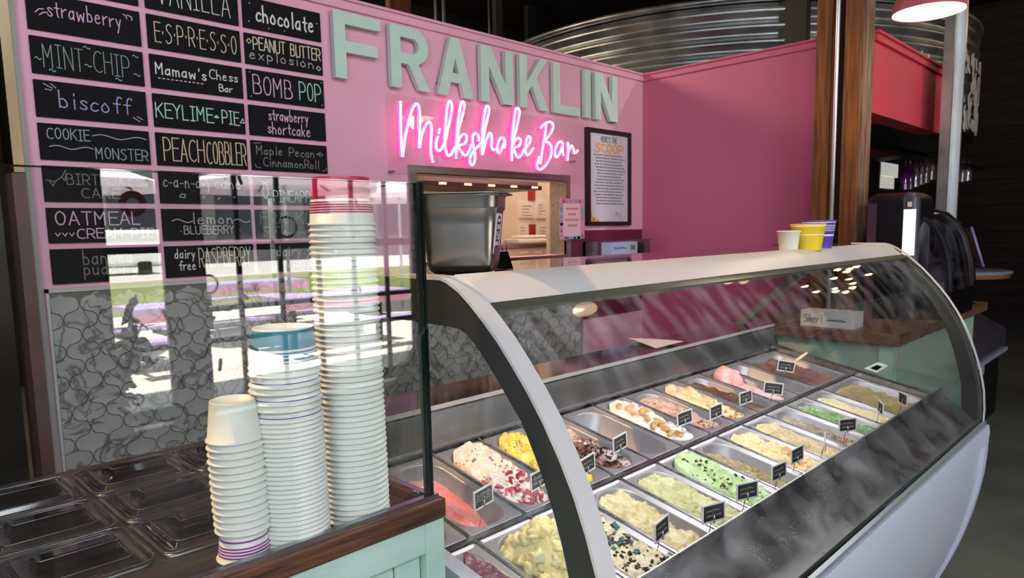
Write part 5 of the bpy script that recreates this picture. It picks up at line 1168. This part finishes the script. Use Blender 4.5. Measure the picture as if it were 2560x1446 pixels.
for i, (px, kind, py0, py1) in enumerate(((2264, 'violet', 415, 475), (2276, 'violet', 412, 474), (2290, 'clear', 406, 468), (2303, 'smoky pink', 402, 462), (2316, 'smoky pink', 400, 458), (2330, 'smoky pink', 398, 450), (2380, 'smoky pink', 402, 460), (2394, 'smoky pink', 402, 458), (2408, 'smoky pink', 400, 455), (2422, 'clear', 398, 452))):
    a = onY(px, py0, 2.6); b = onY(px, py1, 2.6); g = thing('stem_glass', kind+' stemmed bar glass hanging upside down', 'glass', (a.x, 2.6, b.z), 'bar glasses hanging from the rack')
    hgt = a.z-b.z; cc = (a.x, 2.6, b.z)
    mesh('bowl', MB().lathe([(.055, 0), (.058, hgt*.3), (.05, hgt*.7), (.015, hgt*.95), (.006, hgt)], cc, 20), gmats[kind], g)
    mesh('stem', MB().tube([(a.x, 2.6, a.z), (a.x, 2.6, .78)], .005, 8), gmats['clear'], g); mesh('foot', MB().lathe([(.001, .79-b.z), (.04, .795-b.z)], cc, 20), gmats['clear'], g)
    ds_ = {2264: 'leftmost violet', 2276: 'second violet', 2290: 'clear, between violet and pink', 2303: 'pinkish, first after the violet pair', 2316: 'pinkish, second after the violet pair', 2330: 'pinkish, beside the galvanised post on its left', 2380: 'pinkish, beside the galvanised post on its right', 2394: 'pinkish, second right of the galvanised post', 2408: 'pinkish, third right of the galvanised post', 2422: 'clear, last of the hanging row'}[px]
    g['label'] = 'stemmed bar glass hanging upside down, '+ds_
sh = thing('bar_shelf', 'dim orange-brown wooden bar canopy under the coral bulkhead', 'shelf', (8.5, 2.6, .71))
mesh('canopy', MB().add([(8.0, 2.6, .70), (9.15, 2.6, .81), (9.15, 2.6, .96), (8.0, 2.6, .83), (8.0, 2.7, .70), (9.15, 2.7, .81), (9.15, 2.7, .96), (8.0, 2.7, .83)], [(0, 1, 2, 3), (7, 6, 5, 4), (0, 4, 5, 1), (1, 5, 6, 2), (2, 6, 7, 3), (3, 7, 4, 0)]), mat('orange_canopy', (96, 40, 14), .6, noise_amt=.4, nscale=3), sh)
bw0, bw1 = onY(2200, 474, 3.4), onY(2250, 408, 3.4)
bw = struct('window_4', MB().box(bw0.x, bw1.x, 3.42, 3.44, bw0.z, bw1.z), mat('bar_window_frame', (20, 16, 14), .6), label='small two-pane window glowing behind the bar')
for (x0_, x1_, y0_, y1_) in ((2205, 2246, 412, 440), (2203, 2236, 443, 470)):
    a = onY(x0_, y1_, 3.4); b = onY(x1_, y0_, 3.4)
    mesh('pane', MB().box(a.x, b.x, 3.4, 3.42, a.z, b.z), mat('lit_pane', (200, 200, 186), .5, emit=(.75, .75, .66), estr=.55), bw)

# dark plank siding far right
sd = MB()
pl = struct('wall_plank_backing', MB().box(13.9, 14.08, -1.0, 9.0, FL, 3.5), dark)
plm = mat('dark_plank', (46, 32, 24), .8, rgb2=(30, 20, 15), nscale=3, stretch=(1, .3, 6))
pz = FL; src = None
for k in range(24):
    o = mesh('plank', MB().box(13.87, 13.9, -1.0, 8.8, pz, pz+.20), plm, pl); pz += .21

# pendant lamp
def pendant(x, y, z, label, power, r=.155, tone=(1, .9, .75), em=7):
    o = thing('pendant_lamp', label, 'lamp', (x, y, z), 'pendant lamps over the counter')
    n = [(r, 0), (r*.97, .03), (r*.86, .085), (r*.66, .135), (r*.40, .17), (r*.16, .185), (.02, .19)]
    mesh('shade', MB().lathe(n, (x, y, z), 48).lathe([(a-.003, b) for a, b in n[::-1]], (x, y, z), 48), mat('shade_rose', (186, 88, 104), .4), o)
    mesh('inner_reflector', MB().lathe([(r-.005, .004), (r*.9, .05), (.01, .12)], (x, y, z), 48), mat('lamp_inner_%s' % em, (255, 240, 215), .6, emit=tone, estr=em), o)
    mesh('bulb', MB().lathe([(.001, .02), (.022, .03), (.030, .055), (.02, .09)], (x, y, z), 20), mat('bulb_glow', (255, 250, 240), .5, emit=(1, .95, .85), estr=12), o)
    mesh('cord', MB().tube([(x, y, z+.18), (x, y, 3.6)], .005, 8), blackgl, o)
    return o
pendant(3.8, 1.005, .985, 'rose pink dome pendant lamp hanging in front of the silo', 20, em=2.2)
pendant(3.7, .73, 2.0, 'higher pendant lamp seen mirrored in the glass near the silver band', 10, .14, (1, .80, .5), 1.6)
pendant(6.0, .93, 2.0, 'higher pendant lamp farther along, mirrored at the top of the glass', 10, .14, (1, .82, .5), 1.6)
light('pendant_glow', 'POINT', (3.8, 1.005, .95), 6, (1, .85, .65), .06)

# bulb chandelier over the guests' side, mirrored in the curved glass
ch = thing('bulb_chandelier', 'branching chandelier of small warm bulbs above the guest side', 'chandelier', (8.4, .4, 1.9))
bm2 = MB(); ar = MB(); rn3 = random.Random(2)
for k in range(14):
    a = k/14*6.28; rr_ = .25+.3*rn3.random(); p = Vector((8.4+rr_*cos(a)*1.3, .4+rr_*sin(a), 1.9+rn3.uniform(-.15, .25)))
    bm2.lathe([(.001, -.035), (.028, -.02), (.034, 0), (.02, .03), (.008, .05)], tuple(p), 12); ar.tube([p+Vector((0, 0, .05)), (8.4, .4, 2.1)], .006, 6)
ar.tube([(8.4, .4, 2.1), (8.4, .4, 3.6)], .01, 8)
mesh('bulbs', bm2, mat('chandelier_bulb', (255, 230, 180), .5, emit=(1, .72, .38), estr=14), ch, kind='stuff'); mesh('arms', ar, blackgl, ch)

# ================================================================== WINDOW WALL BEHIND THE CAMERA, AND OUTSIDE (seen mirrored in the guard)
WD = -4.0
fm = mat('window_steel', (20, 21, 20), .4)
fw = MB()
fw.box(-3.5, 1.56, WD-.1, WD, FL, 3.6); fw.box(2.01, 2.28, WD-.1, WD, FL, 3.6); fw.box(4.45, 14.1, WD-.1, WD, FL, 3.6); fw.box(1.56, 2.01, WD-.1, WD, 1.0, 3.6).box(2.28, 4.45, WD-.1, WD, 1.0, 3.6)
fw.box(1.56, 2.01, WD-.1, WD, FL, FL+.07).box(2.28, 4.45, WD-.1, WD, FL, FL+.07)
struct('wall_front', fw, mat('front_wall_paint', (118, 108, 100), .7))
def win(name, x0, x1, ms, hs):
    o = struct(name, MB().box(x0, x0+.03, WD-.06, WD-.02, FL+.07, 1.0).box(x1-.03, x1, WD-.06, WD-.02, FL+.07, 1.0).box(x0, x1, WD-.06, WD-.02, .96, 1.0).box(x0, x1, WD-.06, WD-.02, -1.475, -1.36).box(x0, x1, WD-.06, WD-.02, FL+.07, FL+.085), fm)
    for m_ in ms: mesh('muntin', MB().box(m_-.02, m_+.02, WD-.055, WD-.025, -1.36, .96), fm, o)
    for h_, t in hs: mesh('muntin', MB().box(x0, x1, WD-.055, WD-.025, h_-t, h_+t), fm, o)
    mesh('pane', MB().box(x0+.01, x1-.01, WD-.042, WD-.038, -1.36, .96), glassmat('window_pane', (.97, .98, .975), .02), o)
    return o
win('window_2', 1.56, 2.01, [], [(-.08, .035), (-.87, .02)])
win('window_3', 2.28, 4.45, [2.60+.38*k for k in range(5)], [(-.08, .035), (-.60, .02), (-.87, .02)])
# coloured ring and sprinkle stickers on the panes
stick = {'crimson': (176, 32, 66), 'plum': (110, 40, 110), 'rose': (170, 96, 120), 'coral': (206, 84, 84), 'green': (30, 110, 72), 'sage': (110, 150, 134), 'grey': (110, 110, 114)}
rings = [(1.80, .27, .10, .055, 'crimson', 'crimson ring'), (2.33, -.39, .085, .02, 'rose', 'thin rose ring'), (2.71, -1.27, .055, .028, 'coral', 'small coral ring'), (2.29, -1.28, .05, .012, 'grey', 'thin grey ring'), (3.06, .08, .10, .02, 'plum', 'plum ring'), (3.75, -.55, .06, .025, 'rose', 'rose ring seen on the white cups'), (1.72, -1.26, .05, .02, 'crimson', 'crimson ring near the floor')]
for (x, z, r, t, c, nm) in rings:
    mb = MB(); n = 28; vs = []
    for k in range(n): a = 2*pi*k/n; vs += [(x+r*cos(a), WD-.035, z+r*sin(a)), (x+(r-t)*cos(a), WD-.035, z+(r-t)*sin(a)), (x+r*cos(a), WD-.036, z+r*sin(a)), (x+(r-t)*cos(a), WD-.036, z+(r-t)*sin(a))]
    mb.add(vs, [(4*k, 4*k+1, 4*((k+1) % n)+1, 4*((k+1) % n)) for k in range(n)]+[(4*k+2, 4*((k+1) % n)+2, 4*((k+1) % n)+3, 4*k+3) for k in range(n)])
    tag(mesh('window_sticker', mb, mat('sticker_'+c, stick[c], .6)), nm+' sticker on the street window', 'sticker', 'sprinkle stickers on the windows')
bars_ = [(1.84, -.99, .10, .5, 'grey', 'grey bar, lowest left pane'), (2.38, -1.08, .08, 1.45, 'sage', 'sage upright bar'), (2.62, -.50, .09, -.75, 'green', 'green slanted bar'), (2.68, -.98, .08, -.6, 'coral', 'coral bar right of the sage one'), (2.33, -.70, .07, .8, 'coral', 'coral bar below the thin rose ring'), (2.65, .50, .09, 1.9, 'green', 'green bar, highest pane'), (3.78, .03, .08, -.6, 'coral', 'coral bar seen on the white cups'), (3.80, .30, .08, -1.3, 'coral', 'upper coral bar seen on the magenta cup'), (2.0-.1, .62, .09, -.6, 'rose', 'rose bar at the top left pane'), (1.98, -.62, .09, -1.1, 'green', 'green bar beside the column')]
for (x, z, l, a, c, nm) in bars_:
    p = [(x-l*.5*cos(a), z-l*.5*sin(a)), (x+l*.5*cos(a), z+l*.5*sin(a))]; d = (cos(a), sin(a)); n_ = (-sin(a)*.016, cos(a)*.016); pts_ = []
    for e, s_ in ((p[1], 1), (p[0], -1)):
        for k in range(7): t = -pi/2+pi*k/6; pts_.append((e[0]+s_*(d[0]*.016*cos(t)+n_[0]*sin(t)), e[1]+s_*(d[1]*.016*cos(t)+n_[1]*sin(t))))
    tag(mesh('window_sticker', MB().prism(pts_, 'y', WD-.036, WD-.035), mat('sticker_'+c, stick[c], .6)), nm+' sprinkle sticker', 'sticker', 'sprinkle stickers on the windows')

struct('terrace', MB().box(-20, 30, -14, -4.1, FL-.1, FL), mat('sunny_concrete', (214, 208, 196), .9, noise_amt=.08, nscale=.6))
tag(mesh('lawn', MB().box(-30, 45, -27, -14, FL-.12, FL-.005), mat('lawn', (128, 132, 64), .95, rgb2=(98, 112, 52), nscale=1.2)), 'strip of sunlit grass beyond the terrace', 'lawn', kind='stuff')
struct('street', MB().box(-60, 90, -60, -27, FL-.12, FL-.01), mat('pale_street', (196, 192, 186), .9))
bd = thing('street_building', 'long grey building across the street', 'building', (10, -40, FL))
mesh('walls', MB().box(-30, 60, -46, -42, FL, 6), mat('building_grey', (92, 92, 92), .8, rgb2=(64, 66, 66), nscale=.3, stretch=(1, 1, .3)), bd)
mesh('roof', MB().box(-31, 61, -47, -41.5, 6, 6.3), mat('building_roof', (70, 66, 64), .8), bd)
for k in range(7): mesh('window', MB().box(-6+k*6, -3+k*6, -42, -41.9, .2, 2.6), mat('building_window', (40, 44, 48), .2), bd)
wv = thing('parked_van', 'white van parked across the street', 'van', (9, -33, FL))
mesh('body', MB().box(6.5, 11.5, -34, -32, FL+.4, FL+2.0), mat('van_white', (230, 230, 228), .4), wv, bevel=.15); mesh('windows', MB().box(6.9, 8.4, -31.99, -31.96, FL+1.25, FL+1.8), mat('building_window', (40, 44, 48), .2), wv)
for wx in (7.4, 10.6): mesh('wheel', MB().box(wx-.3, wx+.3, -32.1, -31.9, FL, FL+.6), blackgl, wv, bevel=.1)
canv = mat('umbrella_white', (236, 228, 236), .8)
def umbrella(x, y, rad, zed, lab):
    o = thing('patio_umbrella', lab, 'umbrella', (x, y, FL), 'white patio umbrellas')
    mb = MB(); n = 8; vs = [(x, y, zed+.42)]
    for k in range(n): a = 2*pi*k/n+.2; vs.append((x+rad*cos(a), y+rad*sin(a), zed))
    for k in range(n): a = 2*pi*k/n+.2; vs.append((x+rad*cos(a), y+rad*sin(a), zed-.10))
    mb.add(vs, [(0, 1+k, 1+(k+1) % n) for k in range(n)]+[(1+k, 9+k, 9+(k+1) % n, 1+(k+1) % n) for k in range(n)])
    mesh('canopy', mb, canv, o); mesh('pole', MB().tube([(x, y, FL), (x, y, zed+.4)], .028, 10), mat('umbrella_pole', (200, 214, 210), .4), o)
    ribs = MB()
    for k in range(n): a = 2*pi*k/n+.2; ribs.tube([(x, y, zed+.38), (x+rad*cos(a), y+rad*sin(a), zed-.02)], .012, 6)
    mesh('ribs', ribs, mat('umbrella_rib', (60, 60, 64), .5), o)
umbrella(2.3, -8.4, 1.25, .72, 'white patio umbrella over the lavender table near the column'); umbrella(5.2, -8.2, 1.5, .78, 'white patio umbrella over the long lavender table'); umbrella(9.0, -10.5, 1.6, .8, 'white patio umbrella farthest right')
lav = mat('lavender_top', (190, 168, 214), .5); pkl = mat('table_pink', (214, 150, 172), .5)
def picnic(x, y, l, lab):
    o = thing('picnic_table', lab, 'table', (x, y, FL), 'lavender picnic tables'); z = FL+.74
    mesh('tabletop', MB().box(x-l, x+l, y-.4, y+.4, z, z+.05), lav, o); mesh('apron', MB().box(x-l, x+l, y+.36, y+.40, z-.12, z), pkl, o)
    for s in (-1, 1):
        mesh('bench', MB().box(x-l, x+l, y+s*.75-.14, y+s*.75+.14, FL+.42, FL+.46), lav, o); mesh('leg', MB().box(x+s*l*.7-.03, x+s*l*.7+.03, y-.8, y+.8, FL+.36, FL+.42).box(x+s*l*.7-.03, x+s*l*.7+.03, y-.05, y+.05, FL, z), fm, o)
picnic(2.9, -7.2, .35, 'short lavender picnic table near the column'); picnic(5.3, -7.0, 1.0, 'long lavender picnic table under the second umbrella'); picnic(5.6, -10.6, 1.0, 'lavender picnic table farther out by the lawn')

# potted plant standing inside the window, a dark silhouette in the reflection
pt = thing('potted_plant', 'tall leafy potted plant beside the street window', 'plant', (1.40, -3.65, FL))
mesh('pot', MB().lathe([(.13, FL), (.17, FL+.26), (.155, FL+.26), (.15, FL+.23), (.001, FL+.23)], (1.40, -3.65, 0), 24), charcoal, pt)
lv = MB(); stm = MB(); rn4 = random.Random(11)
for k in range(16):
    a = rn4.uniform(0, 6.28); hgt = rn4.uniform(.35, .98); e = Vector((1.42+.26*cos(a), -3.65+.14*sin(a), FL+.23+hgt)); s0 = Vector((1.40, -3.65, FL+.23)); stm.tube([s0, s0.lerp(e, .5)+Vector((0, 0, .06)), e], .007, 6)
    for j in range(14):
        c = s0.lerp(e, .2+.06*j); b = rn4.uniform(0, 6.28); d = Vector((cos(b), .5*sin(b), rn4.uniform(-.6, .7))).normalized(); sd_ = d.cross(Vector((0, 1, .1))).normalized(); L_ = rn4.uniform(.06, .13)
        vs = []
        for q in range(6): t = q/5; w_ = .032*sin(pi*min(1, t+.05)); p = c+d*L_*t-Vector((0, 0, .04*t*t)); vs += [p+sd_*w_, p-sd_*w_]
        lv.add(vs, [(2*q, 2*q+1, 2*q+3, 2*q+2) for q in range(5)], True)
mesh('foliage', lv, mat('leaf_dark', (40, 58, 34), .5), pt, kind='stuff'); mesh('stems', stm, mat('stem_dark', (60, 50, 36), .7), pt, kind='stuff')

# unique object suffix clean-up: nothing else to do
print('objects', len(bpy.data.objects), 'tris', sum(len(o.data.polygons) for o in bpy.data.objects if o.type == 'MESH')*2)
